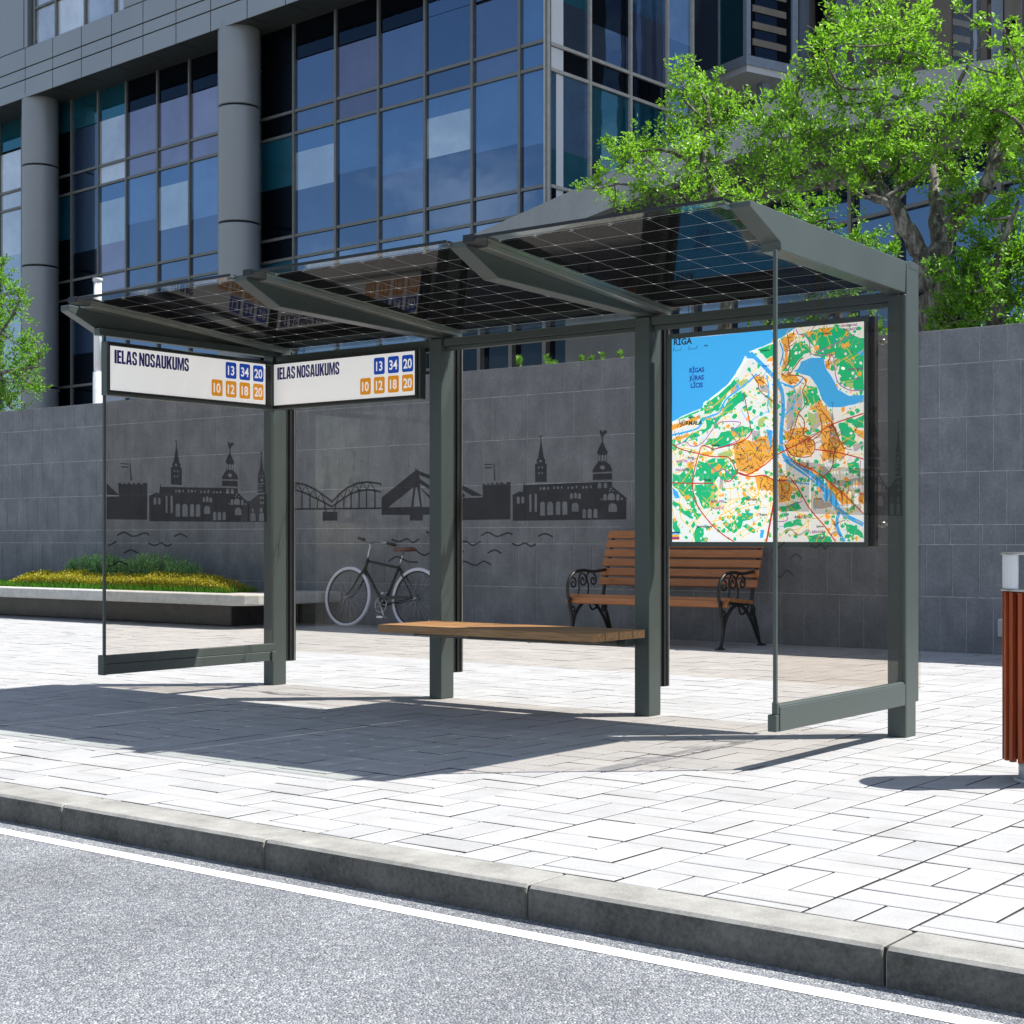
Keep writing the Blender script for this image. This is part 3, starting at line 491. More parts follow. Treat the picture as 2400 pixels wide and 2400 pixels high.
MAPBAR=[[(11,1078),(61,1079)],[(111,1079),(164,1081)],[(11,1078),(11,1085)],[(61,1079),(61,1086)],[(111,1079),(111,1086)],[(164,1081),(164,1088)]]
LOGO=((3,13),(51,56))
# ================================================================== SETTING
rnd = random.Random(7)
def attr_tone(me, vals, name='tone'):
    a = me.attributes.new(name, 'FLOAT', 'FACE'); a.data.foreach_set('value', vals)
g = MB(); g.quad((-400, -120, -0.16), (300, -120, -0.16), (300, 600, -0.16), (-400, 600, -0.16))
tag(g.build('ground', M['land']), kind='structure')
g = MB(); g.quad((-120, -9, -0.10), (80, -9, -0.10), (80, 3.56, -0.10), (-120, 3.56, -0.10))
tag(g.build('road', M['asphalt']), kind='structure')
g = MB(); g.quad((-120, 3.376, -0.0985), (80, 3.376, -0.0985), (80, 3.440, -0.0985), (-120, 3.440, -0.0985))
tag(g.build('road_line', M['paint']), kind='structure')
# kerb: stones 1.10 m long with open joints, rounded top arris
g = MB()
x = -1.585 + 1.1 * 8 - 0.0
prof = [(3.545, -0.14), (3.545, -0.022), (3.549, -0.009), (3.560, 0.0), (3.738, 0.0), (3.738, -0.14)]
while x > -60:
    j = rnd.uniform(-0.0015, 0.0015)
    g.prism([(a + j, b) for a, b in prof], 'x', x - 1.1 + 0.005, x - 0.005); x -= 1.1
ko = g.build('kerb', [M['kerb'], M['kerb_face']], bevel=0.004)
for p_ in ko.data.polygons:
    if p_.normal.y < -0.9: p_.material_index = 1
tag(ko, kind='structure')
# pavement base (joint sand) and the stones in a basket weave
g = MB(); g.box(-120, 80, 3.56, 13.3, -0.155, -0.0048)
tag(g.build('pavement_base', M['joint']), kind='structure')
XG0, YG0, PG = -1.605, 4.255, 0.3035
V = []; F = []; T = []
rp = random.Random(3)
def brick(x0, x1, y0, y1):
    y0 = max(y0, 3.7405); y1 = min(y1, 13.185)
    if y1 - y0 < 0.02: return
    gp = 0.0043
    x0 += gp; x1 -= gp; y0 += gp; y1 -= gp
    b = 0.0026
    dz = rp.gauss(0, 0.0007); tx = rp.gauss(0, 0.0028); ty = rp.gauss(0, 0.0028); sk = rp.gauss(0, 0.0016)
    cxm = (x0 + x1) / 2; cym = (y0 + y1) / 2; n = len(V)
    def zz(x, y, z): return z + dz + (x - cxm) * tx + (y - cym) * ty
    inner = [(x0 + b, y0 + b + sk), (x1 - b, y0 + b - sk), (x1 - b, y1 - b - sk), (x0 + b, y1 - b + sk)]
    outer = [(x0, y0 + sk), (x1, y0 - sk), (x1, y1 - sk), (x0, y1 + sk)]
    for x, y in inner: V.append((x, y, zz(x, y, -0.0005)))
    for x, y in outer: V.append((x, y, zz(x, y, -0.0022)))
    for x, y in outer: V.append((x, y, -0.0305))
    F.append((n, n + 1, n + 2, n + 3))
    for i in range(4):
        j = (i + 1) % 4
        F.append((n + 4 + i, n + 4 + j, n + j, n + i)); F.append((n + 8 + i, n + 8 + j, n + 4 + j, n + 4 + i))
    t = min(1, max(0, rp.gauss(0.5, 0.22)))
    T.extend([t] * 9)
for i in range(-26, 82):
    xr = XG0 - PG * i; xl = xr - PG
    for j in range(-3, 31):
        yb = YG0 + PG * j; yt = yb + PG
        if (i + j) % 2 == 0:
            brick(xl, (xl + xr) / 2, yb, yt); brick((xl + xr) / 2, xr, yb, yt)
        else:
            brick(xl, xr, yb, (yb + yt) / 2); brick(xl, xr, (yb + yt) / 2, yt)
me = bpy.data.meshes.new('pavement'); me.from_pydata(V, [], F); me.materials.append(M['paver']); me.materials.append(M['joint']); me.polygons.foreach_set('material_index', [0, 0, 1, 0, 1, 0, 1, 0, 1] * (len(F) // 9)); attr_tone(me, T); me.update()
o = bpy.data.objects.new('pavement', me); link(o); tag(o, kind='structure')

# ================================================================== STONE WALL
WY, WTOP = 13.19, 2.872
wall = thing('stone_wall', (-8, WY, 0), 'long blue-grey stone-clad wall behind the bus shelter and the planter', 'wall')
g = MB(); g.box(-60, 40, WY + 0.0045, WY + 0.30, -0.1, WTOP - 0.004)
g.build('wall_core', M['grout'], wall)
g = MB(); tones = []
rows = [-0.1, 0.49, 0.957, 1.133, 1.60, 2.087, 2.56, WTOP]
rw = random.Random(5)
for r in range(len(rows) - 1):
    z0, z1 = rows[r] + 0.0045, rows[r + 1] - 0.0045
    if r == len(rows) - 2: z1 = WTOP
    tall = r != 2
    x = 8.0 + (0.12 if r % 2 else 0.0)
    while x > -40:
        w = 0.243 * (1 if tall else 0.6) * rw.choice((1, 1, 1, 1, 1, 2 if not tall else 1.5))
        dy = rw.uniform(-0.0008, 0.0008)
        b = 0.002
        x0, x1 = x - w + 0.0032, x - 0.0032
        v = [(x0, WY + 0.0055, z0), (x1, WY + 0.0055, z0), (x1, WY + 0.0055, z1), (x0, WY + 0.0055, z1)]
        v += [(x0 + b, WY + dy, z0 + b), (x1 - b, WY + dy, z0 + b), (x1 - b, WY + dy, z1 - b), (x0 + b, WY + dy, z1 - b)]
        g.add(v, [(4, 5, 6, 7), (0, 1, 5, 4), (1, 2, 6, 5), (2, 3, 7, 6), (3, 0, 4, 7)])
        t = rw.random(); tones += [t] * 5
        x -= w
o = g.build('cladding', M['wall'], wall); attr_tone(o.data, tones)
jb = thing('junction_box', (-4.75, WY - 0.001, 0.235), 'small pale grey service box low on the stone wall beside the litter bin', 'service box')
g = MB(); g.box(-4.82, -4.70, WY - 0.05, WY - 0.002, 0.16, 0.312); g.build('box_body', M['lamp_grey'], jb, bevel=0.006)
g = MB(); g.box(-4.81, -4.71, WY - 0.056, WY - 0.0505, 0.172, 0.30); g.build('cover', M['conc'], jb, bevel=0.002)

# ================================================================== PLANTER
PLZ = 0.388
pl = thing('planter', (-15.5, 12.4, 0), 'long low concrete planter with a dark stone base in front of the wall', 'planter')
g = MB(); g.box(-30, -13.42, 12.06, 13.16, 0.0, 0.262); g.build('base', M['basalt'], pl, bevel=0.01)
g = MB()
prof = [(-30, 11.62), (-12.93, 11.62), (-12.80, 11.70), (-12.72, 11.84), (-12.72, 13.17), (-13.35, 13.17), (-13.35, 11.93), (-30, 11.93)]
g.prism(prof, 'z', 0.262, PLZ); g.build('rim_slab', M['slab'], pl, bevel=0.02, seg=3)
g = MB(); g.box(-30, -13.352, 11.932, 13.168, 0.2625, PLZ - 0.03); g.build('soil', M['soil'], pl)

def leafmesh(name, P, D, U, Lw, tone, mat, parent=None):
    """P centres, D long axis, U flat normal (unit), Lw (n,2) length,width: folded two-triangle-pair leaves"""
    n = len(P); S = np.cross(D, U); S /= np.linalg.norm(S, axis=1)[:, None] + 1e-9
    L = Lw[:, :1]; W = Lw[:, 1:2]
    a = P; tip = P + D * L; mid = P + D * L * 0.45 - U * W * 0.18
    l = P + D * L * 0.48 + S * W * 0.5 + U * W * 0.12; r = P + D * L * 0.48 - S * W * 0.5 + U * W * 0.12
    V = np.stack([a, l, mid, r, tip], 1).reshape(-1, 3)
    base = (np.arange(n) * 5)[:, None]
    tri = np.array([[0, 1, 2], [0, 2, 3], [1, 4, 2], [2, 4, 3]])
    Fc = (base[:, :, None] + tri[None]).reshape(-1, 3)
    me = bpy.data.meshes.new(name)
    me.vertices.add(len(V)); me.vertices.foreach_set('co', V.astype(np.float32).ravel())
    me.loops.add(Fc.size); me.loops.foreach_set('vertex_index', Fc.astype(np.int32).ravel())
    me.polygons.add(len(Fc)); me.polygons.foreach_set('loop_start', (np.arange(len(Fc)) * 3).astype(np.int32))
    me.polygons.foreach_set('loop_total', np.full(len(Fc), 3, np.int32))
    me.materials.append(mat); me.update(calc_edges=True)
    attr_tone(me, np.repeat(tone, 4).astype(np.float32))
    o = bpy.data.objects.new(name, me); link(o, parent)
    if parent is not None:
        l_, r_ = parent_world(parent); me.transform(Matrix.LocRotScale(l_, r_, None).inverted())
    return o
def unit(a): return a / (np.linalg.norm(a, axis=1)[:, None] + 1e-9)
nr = np.random.RandomState(11)
# grass
n = 15000
gx = nr.uniform(-20.5, -13.38, n); gy = nr.uniform(11.94, 12.5, n)
P_ = np.stack([gx, gy, np.full(n, PLZ - 0.035)], 1)
D_ = unit(np.stack([nr.normal(0, .3, n), nr.normal(0, .3, n), np.ones(n)], 1)); U_ = unit(nr.normal(0, 1, (n, 3)) * [1, 1, 0.2])
Lw = np.stack([nr.uniform(.07, .135, n), nr.uniform(.005, .010, n)], 1)
o = leafmesh('grass', P_, D_, U_, Lw, nr.rand(n), M['grass']); tag(o, 'bright green grass edging the concrete planter', 'grass', kind='stuff')
n = 9000
gx = nr.uniform(-14.3, -13.38, n); gy = nr.uniform(12.4, 13.1, n)
# yellow hedge: low clipped mound
def mound(name, x0, x1, y0, y1, ztop, n, mat, label, cat, lsz, seed, rag=0.03, core=(0.10, 0.09, 0.02), taper=0.35):
    r = np.random.RandomState(seed)
    t = thing(name, ((x0 + x1) / 2, (y0 + y1) / 2, PLZ - 0.03), label, cat)
    h = ztop - PLZ + 0.04
    ph = r.uniform(0, 6, 6)
    def H(x, y):
        u = (x - x0) / (x1 - x0); v = (y - y0) / (y1 - y0)
        e = np.minimum(1, np.minimum(u, 1 - u) * (x1 - x0) / taper).clip(0, 1); e2 = np.minimum(1, np.minimum(v, 1 - v) * (y1 - y0) / 0.18).clip(0, 1)
        b = 0.86 + 0.07 * np.sin(x * 3.1 + ph[0]) + 0.05 * np.sin(x * 7.7 + ph[1] + y * 3) + 0.04 * np.sin(x * 17 + ph[2]) * np.sin(y * 13 + ph[3])
        return h * b * np.sqrt(e.clip(0.02)) * (0.45 + 0.55 * np.sqrt(e2))
    # woody core so that the mound is not see-through
    nx, ny = 60, 12; g = MB(); vs = []
    for j in range(ny + 1):
        for i in range(nx + 1):
            x = x0 + (x1 - x0) * i / nx; y = y0 + (y1 - y0) * j / ny
            vs.append((x, y, PLZ - 0.03 + max(0, float(H(np.array(x), np.array(y))) - 0.045) * (0 if i in (0, nx) or j in (0, ny) else 1)))
    g.add(vs, [(j * (nx + 1) + i, j * (nx + 1) + i + 1, (j + 1) * (nx + 1) + i + 1, (j + 1) * (nx + 1) + i) for j in range(ny) for i in range(nx)], 0, True)
    g.build('stems', painted(name + '_core', core, 0.9, 0, 0.4, 30), t)
    x = r.uniform(x0, x1, n); y = r.uniform(y0, y1, n); z = PLZ - 0.03 + H(x, y) * r.uniform(0.80, 1.0, n) ** 1 + r.normal(0, rag * .4, n)
    k = n // 3; y[:k] = y0 + r.uniform(-0.02, 0.03, k); z[:k] = PLZ - 0.03 + H(x[:k], np.full(k, y0 + 0.06)) * r.uniform(0.05, 1.0, k)
    P = np.stack([x, y, z], 1)
    D = unit(np.stack([r.normal(0, .7, n), r.normal(-.25, .6, n), np.abs(r.normal(.8, .4, n))], 1)); U = unit(r.normal(0, 1, (n, 3)))
    Lw = np.stack([r.uniform(*lsz, n), r.uniform(*lsz, n) * 0.55], 1)
    leafmesh('foliage', P, D, U, Lw, np.clip(r.rand(n) * 0.7 + (z - PLZ) / h * 0.35, 0, 1), mat, t)
    return t
mound('yellow_hedge', -17.9, -13.42, 12.08, 12.46, 0.60, 16000, M['leaf_yellow'], 'low clipped golden-yellow hedge running along the concrete planter', 'hedge', (0.02, 0.035), 3)
def sprigs(name, spots, label, cat, mat, seed, lsz=(0.022, 0.04), per=34, base=PLZ - 0.03, group=None, lo=0.25):
    r = np.random.RandomState(seed)
    cxm = sum(s[0] for s in spots) / len(spots); cym = sum(s[1] for s in spots) / len(spots)
    t = thing(name, (cxm, cym, base), label, cat, group=group)
    g = MB(); P = []; D = []
    for sx, sy, top in spots:
        lean = Vector((r.normal(0, .08), r.normal(0, .08), 1)); hgt = top - base
        pts = [Vector((sx, sy, base)) + lean * hgt * q + Vector((r.normal(0, .006), r.normal(0, .006), 0)) for q in (0, .35, .7, 1)]
        g.tube(pts, [0.004, 0.003, 0.002, 0.001], 5)
        for k in range(per):
            q = lo + (1 - lo) * (k + r.rand()) / per
            c = Vector((sx, sy, base)) + lean * hgt * q; a = r.rand() * 6.28
            P.append(c[:]); D.append((math.cos(a), math.sin(a), 0.55 + r.rand() * .6))
    g.build('stems', M['bark'], t)
    P = np.array(P); D = unit(np.array(D)); n = len(P)
    leafmesh('foliage', P, D, unit(r.normal(0, 1, (n, 3)) + [0, 0, .8]), np.stack([r.uniform(*lsz, n), r.uniform(*lsz, n) * .5], 1), r.rand(n), mat, t)
    return t
rs = random.Random(9)
def bushspots(x0, x1, y0, y1, top, n, peak):
    out = []
    for i in range(n):
        u = rs.random(); x = x0 + (x1 - x0) * u; e = 1 - abs(u - peak) ** 1.5 * 0.9
        out.append((x, rs.uniform(y0, y1), PLZ + (top - PLZ) * e * rs.uniform(0.75, 1.02)))
    return out
sprigs('leafy_shrub', bushspots(-17.25, -16.15, 12.5, 12.95, 0.82, 230, .5), 'soft grey-green shrub behind the yellow hedge, left one, outside the glass', 'shrub', M['leaf_grey'], 4)
sprigs('leafy_shrub', bushspots(-16.15, -14.85, 12.5, 12.95, 0.83, 260, .4), 'soft grey-green shrub behind the yellow hedge, right one, seen through the glass', 'shrub', M['leaf_grey'], 5)

# ================================================================== BUS SHELTER
sh = thing('bus_shelter', (-5.5, 7.4, 0), 'dark grey-green metal and glass bus shelter with solar roof on the paved footway', 'bus shelter')
FR = M['frame']
XP = [(-7.84, -7.745), (-6.332, -6.234), (-4.792, -4.694), (-3.262, -3.164)]      # post left and right faces
YF, YR = 7.342, 7.468
for i, (a, b) in enumerate(XP):
    g = MB(); g.box(a, b, YF, YR, 0.0, 2.262 if i < 3 else 2.24)
    if i == 3: pass
    post = g.build('post', FR, sh, bevel=0.004)
# roof arms
arm = [(5.715, 2.443), (5.715, 2.409), (5.97, 2.293), (7.13, 2.268), (7.47, 2.263), (7.47, 2.345), (7.40, 2.36)]
for i, (a, b) in enumerate(XP):
    g = MB()
    if i == 0:
        g.prism([(y, z - 0.02) if y < 7 else (y, z) for y, z in arm], 'x', -7.885, -7.805)
        g.box(-7.805, -7.75, 5.9, 7.44, 2.255, 2.30)
    elif i < 3:
        g.prism(arm, 'x', a, b)
        g.box(a - 0.045, a, 5.70, 5.76, 2.425, 2.437)
    else:
        g.prism([(5.738, 2.433), (5.738, 2.407), (6.008, 2.298), (6.014, 2.262), (7.338, 2.246), (7.35, 2.405)], 'x', a, b)
        g.box(a - 0.05, a, 5.70, 5.80, 2.42, 2.432)
    ar_ = g.build('roof_arm', FR, sh, bevel=0.003)
    if i < 3:
        # shallow panel lines on the right face
        g = MB(); xx = b if i else -7.805
        g.prism([(5.80, 2.42), (5.80, 2.412), (7.2, 2.30), (7.2, 2.308)], 'x', xx + 0.0005, xx + 0.004)
        g.build('gasket', M['rubber'], ar_)
# rear corner casing of the right end frame
g = MB()
g.prism([(7.352, 2.404), (7.352, 0.0), (7.4685, 0.0), (7.4685, 2.10), (7.4685, 2.404)], 'x', -3.2615, -3.1632)
g.prism([(7.47, 2.408), (7.47, 0.22), (7.482, 0.17), (7.525, 0.17), (7.525, 2.408)], 'x', -3.235, -3.172)
g.prism([(7.387, 2.4115), (7.387, 2.375), (7.479, 2.372), (7.479, 2.4095)], 'x', -3.2630, -3.1615)
g.build('corner_casing', FR, sh, bevel=0.003)
# rear headers between the posts
for k, (xa, xb) in enumerate(((-7.745, -6.332), (-6.234, -4.792), (-4.694, -3.262))):
    g = MB(); g.box(xa + 0.001, xb - 0.001, 7.36, 7.45, 2.214, 2.262)
    g.box(xa + 0.001, xb - 0.001, 7.385, 7.43, 2.190, 2.2135)
    g.build('header_beam', FR, sh, bevel=0.003)
# back glass, its clamp profiles and prints
GY = 7.545
def clampx(x, a, b): return max(a, min(b, x))
def decal(shapes, strokes, mapf, name, parent, off):
    V2, F2 = flat_shapes(shapes)
    for pts, w in strokes:
        for q in stroke_quads(pts, w):
            b = len(V2); V2 += [tuple(p) for p in q]; F2.append([b, b + 1, b + 2, b + 3])
    g = MB(); g.add([mapf(x, z) for x, z in V2], F2)
    return g.build(name, M['etch'], parent)
MMf = lambda L: [(a / 1000.0, b / 1000.0) for a, b in L]
def city(lmin, lmax, spire):
    sh_ = [[[(clampx(x, lmin, lmax), z) for x, z in MMf(lp)] for lp in s] for s in (CITY + (SPIRE if spire else []))]
    out = []
    for s in sh_:
        xs = [p[0] for p in s[0]]
        if max(xs) - min(xs) < 0.004: continue
        hs = [h for h in s[1:] if max(p[0] for p in h) - min(p[0] for p in h) > 0.003]
        out.append([s[0]] + hs)
    wv = []
    for w in WAVES:
        P = [p for p in smooth_line(MMf(w), 4) if lmin <= p.x <= lmax]
        if len(P) > 1: wv.append((P, 0.0105))
    return out, wv
for k in range(3):
    xa = XP[k][1] + 0.003; xb = XP[k + 1][1] - 0.008
    g = MB(); g.box(xa, xb, GY - 0.004, GY + 0.004, 0.225, 2.216)
    gp = g.build('back_glass', M['glass'], sh)
    g = MB(); g.box(xa - 0.07, xa - 0.012, 7.4695, GY + 0.012, 0.158, 2.222); g.box(xa - 0.0105, xa - 0.0015, 7.50, GY + 0.014, 0.158, 2.222); 
    g.build('glass_clamp', M['dark'], gp, bevel=0.002)
    g = MB(); g.box(xa - 0.001, xa + 0.010, GY - 0.012, GY - 0.005, 0.16, 2.22); g.build('edge_strip', M['rail'], gp)
    yy = GY - 0.0055
    if k == 1:
        s_, w_ = city(-6.225 + 5.819, -4.80 + 5.819, False)
        decal(s_, w_, lambda x, z: (x - 5.819, yy, z), 'skyline_print', gp, 0)
    else:
        dx_ = 0.0 if k == 0 else 3.07
        s_ = [[MMf(lp) for lp in s] for s in BRIDGE]
        s_ = [[[(clampx(x, -7.66, -6.335), z) for x, z in lp] for lp in s] for s in s_]
        w_ = [(MMf(p), w / 640.0) for p, w in TRUSS] + [(smooth_line(MMf(p), 4), 0.0105) for p in WAVES2]
        if k == 2: s_, w_ = [], [(smooth_line(MMf(p), 4), 0.0105) for p in WAVES2]
        if k == 0: decal(s_, w_, lambda x, z: (x + dx_, yy, z), 'skyline_print', gp, 0)
# end glass
for side, (gx0, gx1, y0, zb, zt) in enumerate(((-7.752, -7.742, 5.93, 0.286, 1.89), (-3.186, -3.176, 5.99, 0.282, 2.262))):
    g = MB(); g.box(gx0, gx1, y0 + 0.012, 7.335, zb, zt)
    gp = g.build('end_glass', M['glass'], sh)
    g = MB(); g.box(gx0 - 0.003, gx1 + 0.003, y0 - 0.006, y0 + 0.0115, zb, 2.262); g.build('edge_strip', FR, gp, bevel=0.002)
    xx = gx1 + 0.0012
    s_, w_ = city(-0.33, 1.03, True)
    if side == 0: decal(s_, w_, lambda x, z: (xx, x + 6.275, z), 'skyline_print', gp, 0)
    else: decal(s_, w_, lambda x, z: (xx, x + 6.320, z), 'skyline_print', gp, 0).data.materials[0] = M['etch_light']
# low end rails
g = MB(); g.box(-7.765, -7.722, 5.93, 7.341, 0.172, 0.235); g.box(-7.762, -7.728, 5.93, 7.341, 0.2355, 0.290); g.box(-7.775, -7.715, 5.905, 5.9295, 0.170, 0.292); g.box(-7.770, -7.708, 7.30, 7.341, 0.168, 0.237)
g.build('end_rail', FR, sh, bevel=0.003)
g = MB(); g.box(-3.205, -3.164, 6.005, 7.341, 0.164, 0.272); g.prism([(-3.200, 0.2722), (-3.166, 0.2722), (-3.176, 0.284), (-3.192, 0.284)], 'y', 6.006, 7.34); g.box(-3.21, -3.168, 5.975, 6.0045, 0.164, 0.238); g.box(-3.195, -3.168, 5.985, 6.0045, 0.2382, 0.292)
g.build('end_rail', FR, sh, bevel=0.003)
# slim front uprights above/below glass are the edge strips; roof panels with clamp rails
SL = -math.atan(0.0797)
for k, (xa, xb) in enumerate(((-7.70, -6.3335), (-6.165, -4.7935), (-4.625, -3.2635))):
    lw_ = 0.104 if k == 0 else 0.0675
    y0, y1, z0 = 5.690, 7.50, 2.4385
    ob = thing('solar_panel', (0, 0, 0), '', '')
    col.objects.unlink(ob); bpy.data.objects.remove(ob)
    W = xb - xa; Ln = (y1 - y0) / math.cos(SL)
    # local frame: x to the right, y down the slope, origin on a cell line
    ox = {0: -7.615, 1: -6.100, 2: -4.560}[k]
    org = Vector((ox, 5.797, z0 - 0.0797 * (5.797 - y0)))
    lx0, lx1 = xa - ox, xb - ox; ly0 = (y0 - 5.797) / math.cos(SL); ly1 = ly0 + Ln
    cxs = [lx0, 0.0, 6 * PX, lx1]; cys = [ly0, 0.0, 9 * PY, ly1]
    g = MB(); mar = []
    for (z, flip) in ((0.0, True), (0.008, False)):
        for a in range(3):
            for b in range(3):
                q = [(cxs[a], cys[b], z), (cxs[a + 1], cys[b], z), (cxs[a + 1], cys[b + 1], z), (cxs[a], cys[b + 1], z)]
                if flip: q = q[::-1]
                g.quad(*q); mar.append(0.0 if a == 1 and b == 1 else 1.0)
    for q in (((lx0, ly0), (lx1, ly0)), ((lx1, ly0), (lx1, ly1)), ((lx1, ly1), (lx0, ly1)), ((lx0, ly1), (lx0, ly0))):
        (ax, ay), (bx, by) = q; g.quad((ax, ay, 0), (bx, by, 0), (bx, by, 0.008), (ax, ay, 0.008)); mar.append(1.0)
    o = g.build('solar_panel', M['solar']); attr_tone(o.data, mar, 'margin')
    o.parent = sh; o.location = org - Vector(sh.location); o.rotation_euler = (SL, 0, 0)
    # clamp rail on the left edge, in the panel's own frame
    def bl_box(g, x0, x1, ya, yb, za, zb): g.box(x0, x1, ya, yb, za, zb)
    g = MB(); bl_box(g, lx0 - lw_, lx0 + 0.035, ly0 + 0.11, ly1 - 0.03, 0.0085, 0.022); bl_box(g, lx0 - lw_, lx0 - 0.003, ly0 + 0.11, ly1 - 0.03, -0.020, 0.0080)
    rail_mb = g
    g = MB(); bl_box(g, lx0 - 0.062, lx0 + 0.006, ly0 - 0.01, ly0 + 0.10, -0.016, 0.020); bl_box(g, lx0 + 0.0, lx1, ly0 - 0.006, ly0 - 0.0005, -0.003, 0.012); bl_box(g, lx0 + 0.036, -0.002, ly0 + 0.02, ly1 - 0.02, 0.0085, 0.0125); bl_box(g, 6 * PX + 0.002, lx1, ly0 + 0.02, ly1 - 0.02, 0.0085, 0.0125)  # long side strips added over the clear margins to stop light streaks
    me_o = g.build('trim_and_light_stop', M['dark']); me_o.parent = o
    g = rail_mb
    for q in range(11):
        yq = ly0 + 0.2 + q * 0.155
        g.tube([(lx0 + 0.0195, yq, 0.015), (lx0 + 0.0215, yq, 0.015)], 0.004, 8)
        g.tube([(lx0 - 0.006, yq, -0.0205), (lx0 - 0.006, yq, -0.0235)], 0.0035, 8)
    me_o = g.build('clamp_rail', M['rail']); me_o.parent = o
    bm_ = me_o.modifiers.new('bevel', 'BEVEL'); bm_.width = 0.002; bm_.limit_method = 'ANGLE'
    # little drip bracket at the low rear end
    g = MB()
    for dz_ in (0.03, 0.055): g.box(lx0 - 0.03, lx0 + 0.10, ly1 - 0.005, ly1 - 0.002, dz_ - 0.002, dz_)
    g.box(lx0 + 0.097, lx0 + 0.10, ly1 - 0.005, ly1 - 0.002, -0.02, 0.0549); g.box(lx0 + 0.03, lx0 + 0.033, ly1 - 0.0049, ly1 - 0.0021, -0.02, 0.054)
    me_o = g.build('rear_bracket', M['dark']); me_o.parent = o

# street name boxes
def put_text(g, V2, F2, x, z, f, mi): g.add([f(x + a, z + b) for a, b in V2], F2, mi)
def rrect(x0, x1, z0, z1, r, n=4):
    out = []
    for cx_, cz_, a0 in ((x1 - r, z0 + r, -90), (x1 - r, z1 - r, 0), (x0 + r, z1 - r, 90), (x0 + r, z0 + r, 180)):
        for i in range(n + 1):
            a = R(a0 + 90 * i / n); out.append((cx_ + r * math.cos(a), cz_ + r * math.sin(a)))
    return out
def poster_text(txt):
    """heavy condensed capitals, cap height 1"""
    s, w = 0.20, 0.52
    def O_(x0, x1, z0, z1, r): return rrect(x0, x1, z0, z1, r, 5)
    G = {
     'I': (s + .02, [[[(0, 0), (s + .02, 0), (s + .02, 1), (0, 1)]]]),
     'E': (.42, [[[(0, 0), (.42, 0), (.42, .17), (s, .17), (s, .42), (.39, .42), (.39, .58), (s, .58), (s, .83), (.42, .83), (.42, 1), (0, 1)]]]),
     'L': (.40, [[[(0, 0), (.40, 0), (.40, .17), (s, .17), (s, 1), (0, 1)]]]),
     'A': (.58, [[[(0, 0), (.20, 0), (.225, .18), (.355, .18), (.38, 0), (.58, 0), (.43, 1), (.15, 1)], [(.24, .34), (.34, .34), (.29, .78)]]]),
     'N': (.54, [[[(0, 0), (.18, 0), (.18, .52), (.36, 0), (.54, 0), (.54, 1), (.36, 1), (.36, .48), (.19, 1), (0, 1)]]]),
     'O': (w, [[O_(0, w, -.01, 1.01, .20), O_(s - .01, w - s + .01, .16, .84, .055)]]),
     'U': (w, [[[(0, 1), (0, .2), (.02, .09), (.08, .02), (.18, -.01), (.34, -.01), (.44, .02), (.50, .09), (w, .2), (w, 1), (w - s, 1), (w - s, .2), (.30, .155), (.22, .155), (s, .2), (s, 1)]]]),
     'K': (.56, [[[(0, 0), (s, 0), (s, .40), (.36, 0), (.57, 0), (.40, .54), (.56, 1), (.36, 1), (s, .62), (s, 1), (0, 1)]]]),
     'M': (.70, [[[(0, 0), (.165, 0), (.165, .62), (.28, 0), (.42, 0), (.535, .62), (.535, 0), (.70, 0), (.70, 1), (.48, 1), (.35, .42), (.22, 1), (0, 1)]]]),
     'S': (.50, [[[(0, .33), (0, .2), (.03, .08), (.11, .01), (.25, -.015), (.39, .01), (.47, .09), (.50, .22), (.49, .38), (.42, .48), (.26, .58), (.20, .65), (.19, .77), (.21, .84), (.27, .855), (.30, .82), (.31, .68), (.49, .68), (.49, .79), (.46, .92), (.38, .99), (.25, 1.015), (.11, .99), (.03, .91), (0, .78), (.01, .62), (.08, .52), (.25, .42), (.305, .35), (.31, .23), (.29, .16), (.24, .145), (.20, .18), (.19, .33)]]]),
    }
    V, F, x = [], [], 0.0
    for ch in txt:
        if ch == ' ': x += 0.17; continue
        wd, shp = G[ch]
        v, f = flat_shapes([[[(p[0] + x, p[1]) for p in lp] for lp in sh_] for sh_ in shp])
        b = len(V); V += v; F += [[i + b for i in q] for q in f]; x += wd + 0.035
    return V, F, x
def sign_face(W, H, f, layer):
    """local u 0..W, v 0..H; f(u, v, depth) -> world"""
    g = MB()
    g.add([f(0, 0, 0), f(W, 0, 0), f(W, H, 0), f(0, H, 0)], [(0, 1, 2, 3)], 0)
    V2, F2, w = poster_text('IELAS NOSAUKUMS'); k = 0.59 * W / 1.288 / w
    V2 = [(a * k, b * 0.083) for a, b in V2]
    g.add([f(0.033 * W / 1.27 + a, H - 0.105 + b, layer) for a, b in V2], F2, 1)
    bw, bh = 0.095, 0.108
    rows_ = ((0.150, (('13', 1), ('34', 2), ('20', 3)), 2), (0.026, (('10', 0), ('12', 1), ('18', 2), ('20', 3)), 3))
    for v0, items, mi in rows_:
        for t, c in items:
            u0 = W - 0.018 * W / 1.27 - bw - (3 - c) * 0.1215
            rr = rrect(u0, u0 + bw, v0, v0 + bh, 0.013)
            g.add([f(a, b, layer) for a, b in rr], [tuple(range(len(rr)))], mi)
            V2, F2 = text_shapes(t, 1.0, 'CENTER', 0.86, 0.022)
            mz = max(v[1] for v in V2); sc_ = 0.060 / mz
            xs_ = [v[0] for v in V2]; mid = (max(xs_) + min(xs_)) / 2
            g.add([f(u0 + bw / 2 + (a - mid) * sc_, v0 + bh / 2 - 0.030 + b * sc_, layer * 2) for a, b in V2], F2, 0)
    return g
SM = [M['sign_white'], M['sign_navy'], M['sign_blue'], M['sign_amber']]
